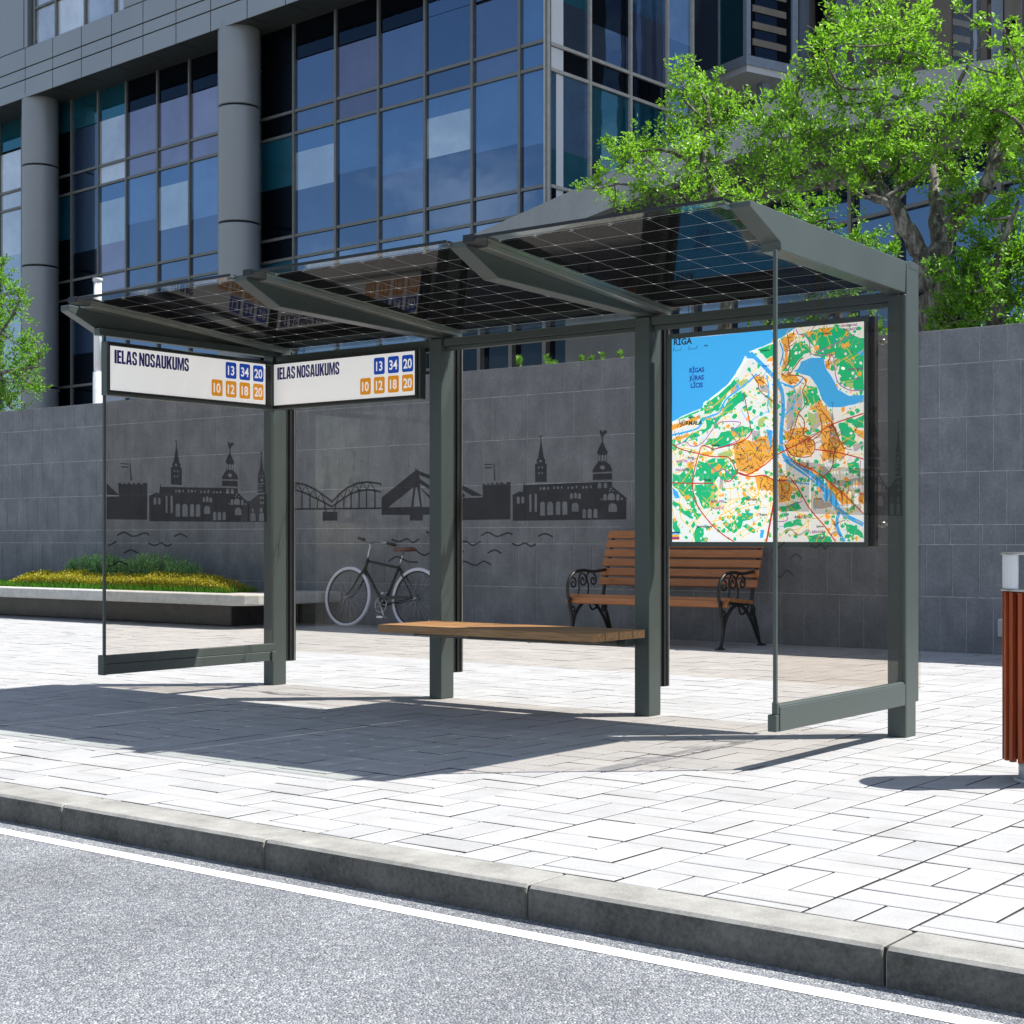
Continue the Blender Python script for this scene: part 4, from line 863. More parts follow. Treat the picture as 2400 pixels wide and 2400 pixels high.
# on the left end panel, facing +X
g = MB(); g.box(-7.748, -7.69, 5.908, 7.29, 1.884, 2.214)
sb = g.build('sign_box', FR, sh, bevel=0.004); sb['label'] = 'name board on the end panel, facing along the shelter'
g = MB(); bt = -7.690
for (ya, yb, za, zb) in ((5.914, 5.925, 1.90, 2.20), (7.222, 7.262, 1.90, 2.20), (5.925, 7.222, 1.90, 1.912), (5.925, 7.222, 2.192, 2.204)):
    g.box(bt + 0.0004, bt + 0.012, ya, yb, za, zb)
g.build('bezel', M['dark'], sb, bevel=0.001)
W1, H1 = 7.218 - 5.930, 2.188 - 1.9165
g = sign_face(W1, H1, lambda u, v, d: (-7.6880 + d, 5.930 + u, 1.9165 + v), 0.0006)
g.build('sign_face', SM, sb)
# between the first two posts, facing the road
g = MB(); g.box(-7.742, -6.372, 7.300, 7.358, 1.886, 2.212)
sb = g.build('sign_box', FR, sh, bevel=0.004); sb['label'] = 'name board between the first two posts, facing the road'
g = MB()
for (xa, xb, za, zb) in ((-7.725, -7.690, 1.896, 2.204), (-6.408, -6.388, 1.896, 2.204), (-7.690, -6.408, 1.896, 1.914), (-7.690, -6.408, 2.193, 2.204)):
    g.box(xa, xb, 7.290, 7.2996, za, zb)
g.build('bezel', M['dark'], sb, bevel=0.001)
W2, H2 = 1.282, 2.193 - 1.914
g = sign_face(W2, H2, lambda u, v, d: (-7.690 + u, 7.2985 - d, 1.914 + v), 0.0006)
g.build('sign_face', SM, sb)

# seat of the shelter
g = MB()
for k in range(4):
    y0 = 6.700 + k * 0.1315; g.box(-6.176, -4.640, y0, y0 + 0.1235, 0.455, 0.500)
seat = g.build('seat', M['oak'], sh, bevel=0.003)
g = MB(); g.box(-6.233, -4.793, 7.255, 7.341, 0.395, 0.4545); g.box(-6.233, -4.793, 7.3415, 7.40, 0.40, 0.452)
g.build('seat_beam', FR, sh, bevel=0.003)
for xx in (-5.95, -4.87):
    g = MB(); g.prism([(6.78, 0.4545), (6.78, 0.440), (7.254, 0.405), (7.254, 0.4545)], 'x', xx - 0.02, xx + 0.02); g.build('seat_bracket', FR, sh, bevel=0.002)

# map case behind the posts
mc_ = MB(); mc_.box(-4.622, -3.400, 7.425, 7.470, 0.961, 2.161); mc = mc_.build('map_case', FR, sh, bevel=0.004)
g = MB()
for (xa, xb, za, zb) in ((-4.622, -4.594, 0.961, 2.161), (-3.424, -3.400, 0.961, 2.161), (-4.594, -3.424, 0.961, 0.986), (-4.594, -3.424, 2.1335, 2.161)):
    g.box(xa, xb, 7.416, 7.4246, za, zb)
g.build('bezel', FR, mc, bevel=0.001)
g = MB(); g.box(-3.3995, -3.372, 7.432, 7.475, 0.966, 2.157); g.build('side_trim', M['rubber'], mc)
for zz in (1.079, 2.028):
    g = MB(); g.tube([(-3.372, 7.49, zz), (-3.356, 7.49, zz), (-3.34, 7.49, zz)], [0.010, 0.016, 0.014], 16); g.tube([(-3.355, 7.49, zz), (-3.355, GY, zz)], 0.008, 10); g.build('standoff', M['rail'], mc)
MW, MH = 1.164, 1.145
MATS = ['paper', 'sea', 'green', 'olive', 'orange', 'grey', 'red', 'brown', 'purple', 'yellow', 'black', 'navy', 'plum', 'water']
MI = {k: i for i, k in enumerate(MATS)}
g = MB()
def mp_(x, z, d): return (-4.591 + x, 7.4232 - d, 0.988 + z)
LAY = 0.00035
g.add([mp_(0, 0, 0), mp_(MW, 0, 0), mp_(MW, MH, 0), mp_(0, MH, 0)], [(0, 1, 2, 3)], 0)
def mclip(p): return (min(MW, max(0, p[0])), min(MH, max(0, p[1])))
rm = random.Random(21)
def rough_poly(lp, amp, k=3):
    out = []
    for i in range(len(lp)):
        a = Vector(lp[i]); b = Vector(lp[(i + 1) % len(lp)])
        for j in range(k):
            p = a.lerp(b, j / k)
            if j or amp > 0.004: p += Vector((rm.uniform(-amp, amp), rm.uniform(-amp, amp)))
            out.append(mclip(p))
    return out
def inpoly(p, lp):
    c = False; n = len(lp)
    for i in range(n):
        x1, y1 = lp[i]; x2, y2 = lp[(i + 1) % n]
        if (y1 > p[1]) != (y2 > p[1]) and p[0] < (x2 - x1) * (p[1] - y1) / (y2 - y1) + x1: c = not c
    return c
def blob(c, r):
    n = 7; return [mclip((c[0] + r * rm.uniform(.4, 1.3) * math.cos(6.283 * i / n), c[1] + r * rm.uniform(.4, 1.3) * math.sin(6.283 * i / n))) for i in range(n)]
def area(keys, depth):
    for kk in keys:
        V2, F2 = flat_shapes([[rough_poly(MMf(lp), 0.004 if kk != 'sea' else 0.0025)] for lp in MAPAREA[kk]])
        g.add([mp_(a, b, depth) for a, b in V2], F2, MI[kk])
area(['grey'], LAY); area(['green'], 2 * LAY); area(['olive'], 3 * LAY)
# clearings and woods
seaP = [MMf(lp) for lp in MAPAREA['sea']]; grP = [MMf(lp) for lp in MAPAREA['green']]; orP = [MMf(lp) for lp in MAPAREA['orange']]
def scatter(n, inside, notin, size, colr, depth):
    sh_ = []
    tries = 0
    while len(sh_) < n and tries < n * 30:
        tries += 1
        p = (rm.uniform(0.01, MW - .01), rm.uniform(0.01, MH - .01))
        if inside is not None and not any(inpoly(p, l) for l in inside): continue
        if any(inpoly(p, l) for l in notin): continue
        sh_.append([blob(p, rm.uniform(*size))])
    V2, F2 = flat_shapes(sh_); g.add([mp_(a, b, depth) for a, b in V2], F2, MI[colr])
scatter(130, grP, seaP, (0.004, 0.012), 'paper', 4 * LAY)
scatter(420, None, seaP + orP, (0.004, 0.018), 'green', 4.6 * LAY)
scatter(90, None, seaP + orP, (0.004, 0.013), 'olive', 5.2 * LAY)
scatter(150, None, seaP, (0.004, 0.016), 'orange', 5.8 * LAY)
scatter(26, None, seaP, (0.002, 0.006), 'water', 6.4 * LAY)
area(['orange'], 6.9 * LAY)
scatter(26, orP, [], (0.004, 0.012), 'grey', 7.3 * LAY)
scatter(22, orP, [], (0.003, 0.008), 'green', 7.6 * LAY)
area(['sea'], 8.1 * LAY)
# thin streets
def line_(pts, w, colr, depth):
    for q in stroke_quads(pts, w):
        g.add([mp_(*mclip(p), depth) for p in q], [(0, 1, 2, 3)], MI[colr])
for n_, ins, colr, w, ln in ((300, orP, 'brown', 0.0032, (0.015, 0.06)), (210, None, 'yellow', 0.0034, (0.04, 0.15)), (130, None, 'grey', 0.0013, (0.03, 0.14)), (110, orP, 'black', 0.0034, (0.008, 0.03)), (34, None, 'water', 0.0022, (0.03, 0.09)), (40, None, 'black', 0.003, (0.01, 0.02))):
    c_ = 0
    while c_ < n_:
        p = Vector((rm.uniform(0.02, MW - .02), rm.uniform(0.02, MH - .02)))
        if ins is not None and not any(inpoly(p, l) for l in ins): c_ += 0.02; continue
        if any(inpoly(p, l) for l in seaP): continue
        a = rm.choice((0.5, 0.62, 2.1, 2.2, -0.3, 1.2)) + rm.uniform(-.2, .2); L_ = rm.uniform(*ln)
        pts = [p]
        for _ in range(3):
            a += rm.uniform(-.35, .35); pts.append(pts[-1] + Vector((math.cos(a), math.sin(a))) * L_ / 3)
        if any(inpoly(pts[-1], l) for l in seaP): continue
        line_(smooth_line(pts, 2), w, colr, (9.0 + 0.25 * (c_ % 4)) * LAY); c_ += 1
for i, (cn, w, pts) in enumerate(MAPLINE):
    wv = {'sea': w * 0.00075, 'paper': 0.0045, 'red': 0.0062, 'brown': 0.0052, 'purple': 0.0046, 'yellow': 0.0042}[cn]
    if w == 7: wv = 0.010
    dp = {'sea': 8.7, 'paper': 10.4, 'yellow': 11.0, 'purple': 11.5, 'brown': 12.0, 'red': 12.5}[cn] + 0.012 * (i % 30)
    line_(smooth_line(MMf(pts), 4), wv, cn, dp * LAY)
for pts in MAPBAR: line_(MMf(pts), 0.0022, 'black', 13.4 * LAY)
for t, x, z, h, c, al in MAPTEXT:
    V2, F2 = text_shapes(t, 1.0, {'L': 'LEFT', 'C': 'CENTER'}[al], 0.92 if c == 'navy' else 1.0, 0.026)
    V3, _ = text_shapes('H', 1.0); hh = max(v[1] for v in V3); s_ = h / 1000 / hh * 1.08
    g.add([mp_(x / 1000 + a * s_, z / 1000 + b * s_, 13.8 * LAY) for a, b in V2], F2, MI[c])
(lx, lz), (lx2, lz2) = [(a / 1000, b / 1000) for a, b in LOGO]
hh = (lz2 - lz) / 6
for i, cn in enumerate(('red', 'plum', 'orange', 'yellow', 'sea', 'navy')):
    g.add([mp_(lx, lz + i * hh, 13.4 * LAY), mp_(lx2, lz + i * hh, 13.4 * LAY), mp_(lx2, lz + (i + 1) * hh, 13.4 * LAY), mp_(lx, lz + (i + 1) * hh, 13.4 * LAY)], [(0, 1, 2, 3)], MI[cn])
xm = (lx + lx2) / 2
line_([(lx + 0.006, lz + 3.2 * hh), (xm, lz + 5.0 * hh), (lx2 - 0.006, lz + 3.2 * hh)], 0.002, 'paper', 13.7 * LAY)
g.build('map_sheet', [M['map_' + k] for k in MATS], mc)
# ================================================================== STREET OBJECTS
# park bench
pb = thing('park_bench', (-7.86, 12.55, 0), 'orange-brown slatted park bench with black cast-iron scroll legs in front of the wall', 'bench')
g = MB()
x0, x1 = -8.755, -6.965
def slat(g, x0, x1, cy, cz, w, t, ang):
    c, s = math.cos(ang), math.sin(ang)
    pr = []
    for a, b in ((-w/2, -t/2), (w/2, -t/2), (w/2, t/2 * .7), (w/2 - .008, t/2), (-w/2 + .008, t/2), (-w/2, t/2 * .7)):
        pr.append((cy + a * c - b * s, cz + a * s + b * c))
    g.prism(pr, 'x', x0, x1)
slat(g, x0, x1, 12.215, 0.412, 0.062, 0.034, R(72))
for k in range(5): slat(g, x0, x1, 12.275 + k * 0.094, 0.452 - k * 0.008, 0.082, 0.034, R(-5))
g.build('seat', M['bench_wood'], pb, bevel=0.004)
g = MB()
for k in range(6):
    q = k / 5.0; slat(g, x0, x1, 12.775 + q * 0.165, 0.585 + q * 0.465, 0.078, 0.030, R(-110))
g.build('backrest', M['bench_wood'], pb, bevel=0.004)
def spiral(cy, cz, r0, r1, a0, turns, n=22):
    return [(cy + (r0 + (r1 - r0) * i / n) * math.cos(a0 + turns * 6.283 * i / n), cz + (r0 + (r1 - r0) * i / n) * math.sin(a0 + turns * 6.283 * i / n)) for i in range(n + 1)]
for xx in (-8.70, -7.02):
    g = MB()
    def T(pts, r, n=8, sm=5): g.tube([(xx, p[0], p[1]) for p in smooth_line(pts, sm)], r, n)
    T([(12.16, 0.012), (12.19, 0.03), (12.225, 0.16), (12.21, 0.28), (12.175, 0.37), (12.19, 0.44)], 0.017)
    T([(12.225, 0.14), (12.28, 0.28), (12.42, 0.385), (12.58, 0.38), (12.74, 0.26), (12.86, 0.10), (12.93, 0.012), (12.96, 0.01)], 0.017)
    T([(12.19, 0.425), (12.45, 0.415), (12.70, 0.402)], 0.016)
    T([(12.90, 0.05), (12.84, 0.22), (12.76, 0.40), (12.80, 0.60), (12.87, 0.80), (12.965, 1.08)], 0.018)
    T([(12.17, 0.40), (12.145, 0.50), (12.165, 0.60), (12.25, 0.675), (12.40, 0.70), (12.58, 0.685), (12.80, 0.70)], 0.016)
    for cy, cz, r0, a0, tr_ in ((12.235, 0.575, 0.065, 2.6, -1.3), (12.40, 0.60, 0.070, 1.6, -1.3), (12.58, 0.60, 0.062, 1.6, -1.3), (12.235, 0.33, 0.045, 2.0, 1.2), (12.77, 0.33, 0.055, 1.0, -1.3), (12.60, 0.42, 0.0, 0, 0)):
        if r0: T(spiral(cy, cz, r0, 0.012, a0, tr_), 0.009, 6, 1)
    T([(12.30, 0.425), (12.34, 0.52), (12.33, 0.61), (12.38, 0.69)], 0.009); T([(12.48, 0.42), (12.50, 0.53), (12.47, 0.63), (12.52, 0.69)], 0.009)
    T([(12.50, 0.40), (12.56, 0.31), (12.66, 0.34), (12.70, 0.40)], 0.010)
    g.box(xx - 0.03, xx + 0.03, 12.13, 12.21, 0.0, 0.014); g.box(xx - 0.03, xx + 0.03, 12.91, 12.99, 0.0, 0.014)
    g.build('side_frame', M['iron'], pb)

# bicycle, leaning on the wall
by = thing('bicycle', (0, 0, 0), 'dark city bicycle with pale grey tyres and brown saddle leaning on the stone wall', 'bicycle')
M['tyre'] = painted('pale_tyre', (0.66, 0.66, 0.74), 0.6)
M['bframe'] = painted('bicycle_paint', (0.015, 0.015, 0.018), 0.3, 0.2)
M['leather'] = painted('brown_leather', (0.17, 0.065, 0.045), 0.5, 0, 0.3, 40)
M['spoke'] = painted('spoke_steel', (0.45, 0.45, 0.47), 0.3, 0.8)
BB = (0.047, 0, 0.265); FH = (-0.522, 0, 0.349); RH = (0.522, 0, 0.349); ST = (0.235, 0, 0.715); HT = (-0.255, 0, 0.785); HB = (-0.295, 0, 0.655)
g = MB()
g.tube([HT, HB], 0.020, 12); g.tube([(-0.262, 0, 0.765), (0.222, 0, 0.690)], 0.014, 10); g.tube([(-0.288, 0, 0.675), BB], 0.016, 10); g.tube([ST, BB], 0.015, 10)
for s in (-1, 1):
    g.tube([(0.228, 0.012 * s, 0.695), (0.38, 0.045 * s, 0.52), (0.522, 0.062 * s, 0.349)], 0.008, 8); g.tube([(0.06, 0.02 * s, 0.27), (0.25, 0.045 * s, 0.30), (0.522, 0.062 * s, 0.349)], 0.009, 8)
g.tube([(0.047, -0.04, 0.265), (0.047, 0.04, 0.265)], 0.026, 14)
g.build('frame', M['bframe'], by)
g = MB()
for s in (-1, 1): g.tube([(-0.300, 0.02 * s, 0.635), (-0.315, 0.05 * s, 0.600), (-0.40, 0.055 * s, 0.46), (-0.47, 0.055 * s, 0.385), (-0.522, 0.055 * s, 0.349)], [0.014, 0.013, 0.011, 0.009, 0.008], 8)
g.tube([(-0.300, -0.03, 0.64), (-0.300, 0.03, 0.64)], 0.017, 10)
g.build('fork', M['bframe'], by)
for hub in (FH, RH):
    g = MB(); n = 56
    g.tube([(hub[0] + 0.335 * math.cos(6.2832 * i / n), 0, hub[2] + 0.327 * math.sin(6.2832 * i / n)) for i in range(n)], 0.021, 10, close=True)
    w = g.build('wheel', M['tyre'], by)
    g = MB()
    g.tube([(hub[0] + 0.311 * math.cos(6.2832 * i / n), 0, hub[2] + 0.304 * math.sin(6.2832 * i / n)) for i in range(n)], 0.010, 8, close=True)
    g.build('rim', M['bframe'], w)
    g = MB()
    for i in range(32):
        a = 6.2832 * i / 32; s = 1 if i % 2 else -1; a2 = a + (0.9 if i % 4 < 2 else -0.9)
        g.tube([(hub[0] + 0.018 * math.cos(a2), 0.03 * s, hub[2] + 0.018 * math.sin(a2)), (hub[0] + 0.303 * math.cos(a), 0, hub[2] + 0.297 * math.sin(a))], 0.0016, 4)
    g.tube([(hub[0], -0.055, hub[2]), (hub[0], 0.055, hub[2])], 0.016, 12)
    g.build('spokes', M['spoke'], w)
g = MB(); g.tube([(-0.258, 0, 0.775), (-0.250, 0, 0.86), (-0.232, 0, 0.935), (-0.262, 0, 0.968)], [0.013, 0.014, 0.015, 0.018], 12); hb = g.build('stem', M['steel'], by)
g = MB()
for s in (-1, 1): g.tube([tuple(p) for p in smooth_line([(-0.262, 0.0, 0.968), (-0.275, 0.08 * s, 0.985), (-0.262, 0.17 * s, 1.005), (-0.215, 0.235 * s, 1.0), (-0.14, 0.255 * s, 0.985)], 4)], 0.011, 8)
bar = g.build('handlebar', M['steel'], by)
for s in (-1, 1):
    g = MB(); g.tube([(-0.205, 0.241 * s, 0.998), (-0.09, 0.262 * s, 0.975)], 0.0165, 10); g.build('grip', M['rubber'], bar)
g = MB(); g.lathe((-0.275, -0.10, 0.992), [(0.001, 0.034), (0.018, 0.03), (0.026, 0.016), (0.028, 0.0), (0.001, 0.0)], 16); g.build('bell', M['steel'], bar)
g = MB(); g.tube([(0.235, 0, 0.70), (0.262, 0, 0.80), (0.275, 0, 0.86)], 0.0125, 10); g.build('seat_post', M['steel'], by)
g = MB()
pts = [(0.14, 0.022, 0.0), (0.20, 0.035, 0.006), (0.28, 0.065, 0.004), (0.35, 0.10, 0.012), (0.40, 0.095, 0.016)]
for k, (cc, n) in enumerate(((0, 14),)):
    V_ = []; F_ = []
    for i, (px_, hw, dz_) in enumerate(pts):
        for j in range(n + 1):
            a = math.pi * j / n
            V_.append((px_, hw * math.cos(a), 0.875 + dz_ + 0.035 * math.sin(a)))
    for i in range(len(pts) - 1):
        for j in range(n): q = i * (n + 1) + j; F_.append((q, q + 1, q + n + 2, q + n + 1))
    V_.append((0.13, 0, 0.878)); q = len(V_) - 1
    for j in range(n): F_.append((q, j + 1, j))
    e = (len(pts) - 1) * (n + 1)
    F_.append([e + j for j in range(n + 1)])
    F_.append([i * (n + 1) for i in range(len(pts))] + [i * (n + 1) + n for i in range(len(pts))][::-1])
    g.add(V_, F_, 0, True)
g.build('saddle', M['leather'], by)
g = MB(); g.tube([(0.047 + 0.085 * math.cos(6.2832 * i / 28), -0.052, 0.265 + 0.085 * math.sin(6.2832 * i / 28)) for i in range(28)], 0.005, 6, close=True)
for i in range(5): g.tube([(0.047, -0.052, 0.265), (0.047 + 0.085 * math.cos(1.2566 * i), -0.052, 0.265 + 0.085 * math.sin(1.2566 * i))], 0.005, 6)
g.tube([(0.047, -0.06, 0.265), (0.13, -0.07, 0.125)], 0.010, 8); g.tube([(0.047, 0.06, 0.265), (-0.036, 0.07, 0.405)], 0.010, 8)
g.box(0.085, 0.175, -0.15, -0.075, 0.112, 0.134); g.box(-0.08, 0.01, 0.075, 0.15, 0.395, 0.417)
g.build('crank', M['steel'], by)
g = MB(); g.prism([(0.0, 0.345), (0.02, 0.36), (0.50, 0.375), (0.52, 0.36), (0.50, 0.345), (0.12, 0.325)], 'y', -0.075, -0.066); g.build('chain_guard', M['bframe'], by, bevel=0.002)
by.location = (-11.764, 12.775, 0.0); by.rotation_euler = (-R(7), 0, 0)

# litter bin at the right edge
lb = thing('litter_bin', (-2.09, 6.39, 0), 'round litter bin with red-brown wooden slats and steel top at the right edge', 'litter bin')
bx, byy, br_ = -2.135, 6.395, 0.175
g = MB(); g.cyl(bx, byy, 0.095, 0.775, br_ - 0.03, n=40); g.build('body', M['dark'], lb)
g = MB()
for k in range(22):
    a = 6.2832 * (k + 0.35) / 22
    c, s = math.cos(a), math.sin(a); w, t = 0.0105, 0.012
    cx_, cy_ = bx + br_ * c * 0.955, byy + br_ * s * 0.955
    pr = [(cx_ + c * u - s * v, cy_ + s * u + c * v) for u, v in ((-t, -w), (t, -w), (t, w), (-t, w))]
    g.prism(pr, 'z', 0.086, 0.785)
g.build('wooden_slats', M['bin_wood'], lb, bevel=0.002)
for zz, rr in ((0.788, br_ + 0.012), (0.938, br_ + 0.012)):
    g = MB(); g.lathe((bx, byy, zz), [(0.001, 0), (rr - .003, 0), (rr, 0.002), (rr, 0.007), (rr - .003, 0.009), (0.001, 0.009)], 48); g.build('disc', M['steel'], lb)
for a0 in (R(224), R(344), R(104)):
    g = MB(); pr = []
    for i in range(6):
        a = a0 - 0.42 + 0.84 * i / 5; pr.append((bx + (br_ + 0.004) * math.cos(a), byy + (br_ + 0.004) * math.sin(a)))
    for i in range(5, -1, -1):
        a = a0 - 0.42 + 0.84 * i / 5; pr.append((bx + (br_ - 0.002) * math.cos(a), byy + (br_ - 0.002) * math.sin(a)))
    g.prism(pr, 'z', 0.7975, 0.9375)
    g.build('lid_support', M['white'], lb)
g = MB(); g.cyl(bx, byy, 0.012, 0.0945, 0.115, n=32); g.cyl(bx, byy, 0.0, 0.0115, 0.135, n=32); g.build('foot', M['lamp_grey'], lb)

# white lamp pillar behind the wall
lp = thing('lamp_pillar', (-18.17, 13.9, 0), 'white cylindrical light pillar on a grey base rising behind the wall', 'lamp pillar')
k_ = 13.9 / 13.8
g = MB(); g.cyl(-18.30, 13.9, 0, 3.42, 0.070, n=24); g.build('base', M['lamp_grey'], lp)
g = MB(); g.cyl(-18.30, 13.9, 3.4205, 4.73, 0.056, n=24); g.build('tube', M['white'], lp)
g = MB(); g.cyl(-18.30, 13.9, 4.7305, 4.775, 0.072, n=24); g.build('cap', M['lamp_grey'], lp, bevel=0.004)

# ================================================================== OFFICE BUILDING (own frame: x along facade, y into it)
ob = thing('office_building', (0, 0, 0), 'large office building with blue glass curtain wall, round grey columns and panelled band', 'building')
BANG = R(-3.946); BC = Vector((-24.91, 33.829, 0))
XBv = Vector((math.cos(BANG), math.sin(BANG))); YBv = Vector((-math.sin(BANG), math.cos(BANG)))
def umap(x, y, off):
    r = ray(x, y); d = Vector((r.x, r.y)); c0 = Vector((BC.x, BC.y)) + YBv * off
    t = c0.dot(YBv) / d.dot(YBv); p = d * t
    return (p - c0).dot(XBv), EYE + r.z * t
Zr = [2.0, 2.72, 5.98, 6.74, 10.0, 10.70, 13.97, 14.68, 17.70]
U = [-36.0, -34.1, -32.2, -30.3, -28.46, -26.79, -25.0, -23.33, -21.58, -19.81, -17.92, -16.08, -14.3, -12.35, -10.6, -8.61, -6.68, -4.7, -2.8, -1.0, 0.0]
g = MB(); g.box(-60, -0.12, 0.12, 6.86, -0.1, 36); g.build('core_wall', M['seam'], ob)
# bays: colours, with reflections of soffit and columns painted in, for (upper: above/below split), (middle: above/below), (lower)
pal = {-28.46: (TEAL, WHITE, WHITE, PALE, PALE), -26.79: (TEAL, PALE, PALE, PALE, PALE), -25.0: (TEAL, BLACK, TEAL, BLACK, BLACK), -23.33: (TEAL, NAVY, NAVY, BLACK, NAVY), -21.58: (TEAL, WHITE, PALE, LILAC, SLATE),
       -19.81: (BLACK, LILAC, SKYB, SLATE, LILAC), -17.92: (BLACK, LILAC, PALE, SLATE, SLATE), -16.08: (BLACK, LILAC, SKYB, SLATE, SLATE), -14.3: (BLACK, NAVY, NAVY, NAVY, NAVY), -12.35: (BLACK, BLACK, TEAL, BLACK, TEAL),
       -10.6: (BLACK, SLATE, PALE, SLATE, BLUE), -8.61: (BLACK, MAUVE, BLUE, NAVY, BLUE), -6.68: (BLACK, SLATE, BLUE, SLATE, BLUE), -4.7: (NAVY, NAVY, PALE, NAVY, BLUE), -2.8: (NAVY, SLATE, BLUE, NAVY, BLUE), -1.0: (TEAL, BLUE, BLUE, NAVY, BLUE)}
rb = random.Random(17)
def sheet(g, x0, x1, z0, z1, y, mi, tw=0.0):
    a = rb.uniform(-tw, tw); b = rb.uniform(-tw, tw)
    g.quad((x0, y + a, z0), (x1, y + b, z0), (x1, y + b, z1), (x0, y + a, z1), mi)
def stack(g, x0, x1, y, cuts):
    """cuts: [(z0, z1, mat)...] one pane, divided where blinds or reflections end"""
    a = rb.uniform(-0.006, 0.006); b = rb.uniform(-0.006, 0.006)
    for z0, z1, mi in cuts: g.quad((x0, y + a, z0), (x1, y + b, z0), (x1, y + b, z1), (x0, y + a, z1), mi)
for i in range(len(U) - 1):
    u0, u1 = U[i] + 0.02, U[i + 1] - 0.02
    pc = pal.get(U[i], (TEAL, NAVY, SLATE, NAVY, NAVY))
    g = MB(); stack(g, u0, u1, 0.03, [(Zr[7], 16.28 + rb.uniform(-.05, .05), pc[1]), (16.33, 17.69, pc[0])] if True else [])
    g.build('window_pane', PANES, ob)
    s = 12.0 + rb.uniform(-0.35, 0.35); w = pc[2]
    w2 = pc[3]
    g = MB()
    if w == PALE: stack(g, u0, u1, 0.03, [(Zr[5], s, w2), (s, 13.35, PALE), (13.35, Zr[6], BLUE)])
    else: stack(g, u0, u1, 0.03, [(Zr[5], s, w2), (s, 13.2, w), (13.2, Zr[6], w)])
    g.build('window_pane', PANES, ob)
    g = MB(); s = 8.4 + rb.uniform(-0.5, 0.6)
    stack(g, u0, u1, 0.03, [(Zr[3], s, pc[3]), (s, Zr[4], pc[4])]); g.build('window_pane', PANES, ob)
    if U[i] < -18 and U[i] > -31:
        g = MB(); stack(g, u0, u1, 0.03, [(Zr[1], Zr[2], pc[3])]); g.build('window_pane', PANES, ob)
for i in range(len(U) - 1):
    g = MB(); u0, u1 = U[i] + 0.02, U[i + 1] - 0.02; pc = pal.get(U[i], (TEAL, NAVY, SLATE, NAVY, NAVY))
    for (za, zb, mi) in ((Zr[6], Zr[7], pc[1]), (Zr[4], Zr[5], pc[3]), (Zr[2], Zr[3], pc[3])):
        g = MB(); sheet(g, u0, u1, za, zb, 0.032, mi, 0.004); g.build('spandrel_glass', PANES, ob)
    g = MB(); sheet(g, u0, u1, 0, Zr[1], 0.032, NAVY, 0.004)
    if not (-31 < U[i] < -18): sheet(g, u0, u1, Zr[1], Zr[2], 0.0322, NAVY, 0.004)
    g.build('ground_glass', PANES, ob)
g = MB()
for u in U: g.box(u - 0.045, u + 0.045, -0.05, 0.11, 0, 17.72)
for z in Zr[:-1]:
    for i in range(len(U) - 1): g.box(U[i] + 0.046, U[i + 1] - 0.046, -0.03, 0.11, z - 0.045, z + 0.045)
g.build('mullion_grid', M['mull'], ob)
# round columns with open ring joints
for xa, xb, yy in ((822, 985, 620), (82, 224, 700)):
    k = 0.62112
    rv = ray((xa + xb) / 2 * k, yy * k); cosv = Vector((rv.x, rv.y)).normalized().dot(YBv)
    ua = umap(xa * k, yy * k, -0.75)[0]; ub = umap(xb * k, yy * k, -0.75)[0]
    r = (ub - ua) / 2 * 0.985 * cosv
    prof = []
    z = 0.0; zs = [2.9, 6.66, 11.18, 14.93]
    for zj in zs:
        prof += [(r, z), (r, zj - 0.13), (r * 1.012, zj - 0.07), (r * 1.012, zj - 0.035), (r * 0.93, zj - 0.034), (r * 0.93, zj + 0.045), (r * 0.995, zj + 0.046)]; z = zj + 0.06
    prof += [(r, z), (r, 17.60)]
    g = MB(); g.lathe(((ua + ub) / 2, -0.75, 0), prof, 48)
    colo = g.build('column', M['column'], ob)
    for zj in zs:
        g = MB(); g.lathe(((ua + ub) / 2, -0.75, zj - 0.03), [(r * 0.935, 0), (r * 0.935, 0.07)], 48); g.build('ring_joint', M['seam'], colo)
g = MB(); g.lathe((-36.6, -0.75, 0), [(0.9, 0), (0.9, 17.6)], 40); g.build('column', M['column'], ob)
# soffit and cladding band
OV = -1.42
g = MB(); g.box(-60, 0, OV + 0.03, 0.115, 17.46, 17.62); sf = g.build('soffit', M['soffit'], ob)
g = MB()
for q in range(32): xq = -13.065 - 1.86 * q if q else -13.065; g.box(xq + 0.02, xq + 0.05, OV + 0.05, OV + 0.85, 17.455, 17.4595)
for q in range(1, 7): xq = -13.065 + 1.86 * q; g.box(xq + 0.02, xq + 0.05, OV + 0.05, OV + 0.85, 17.455, 17.4595)
g.build('soffit_joints', M['seam'], sf)
bandz = [17.40, 18.09, 18.52, 19.27]
g = MB(); g.box(-60, 0.02, OV + 0.03, 0.11, 17.63, 19.24); bd = g.build('band_core', M['seam'], ob)
g = MB(); x = -13.065 + 1.86 * 7
while x > -46:
    for a in range(3): g.box(x - 1.86 + 0.02, x - 0.02, OV, OV + 0.029, bandz[a] + 0.02, bandz[a + 1] - 0.02)
    x -= 1.86
g.build('band_panels', M['clad'], bd, bevel=0.008)
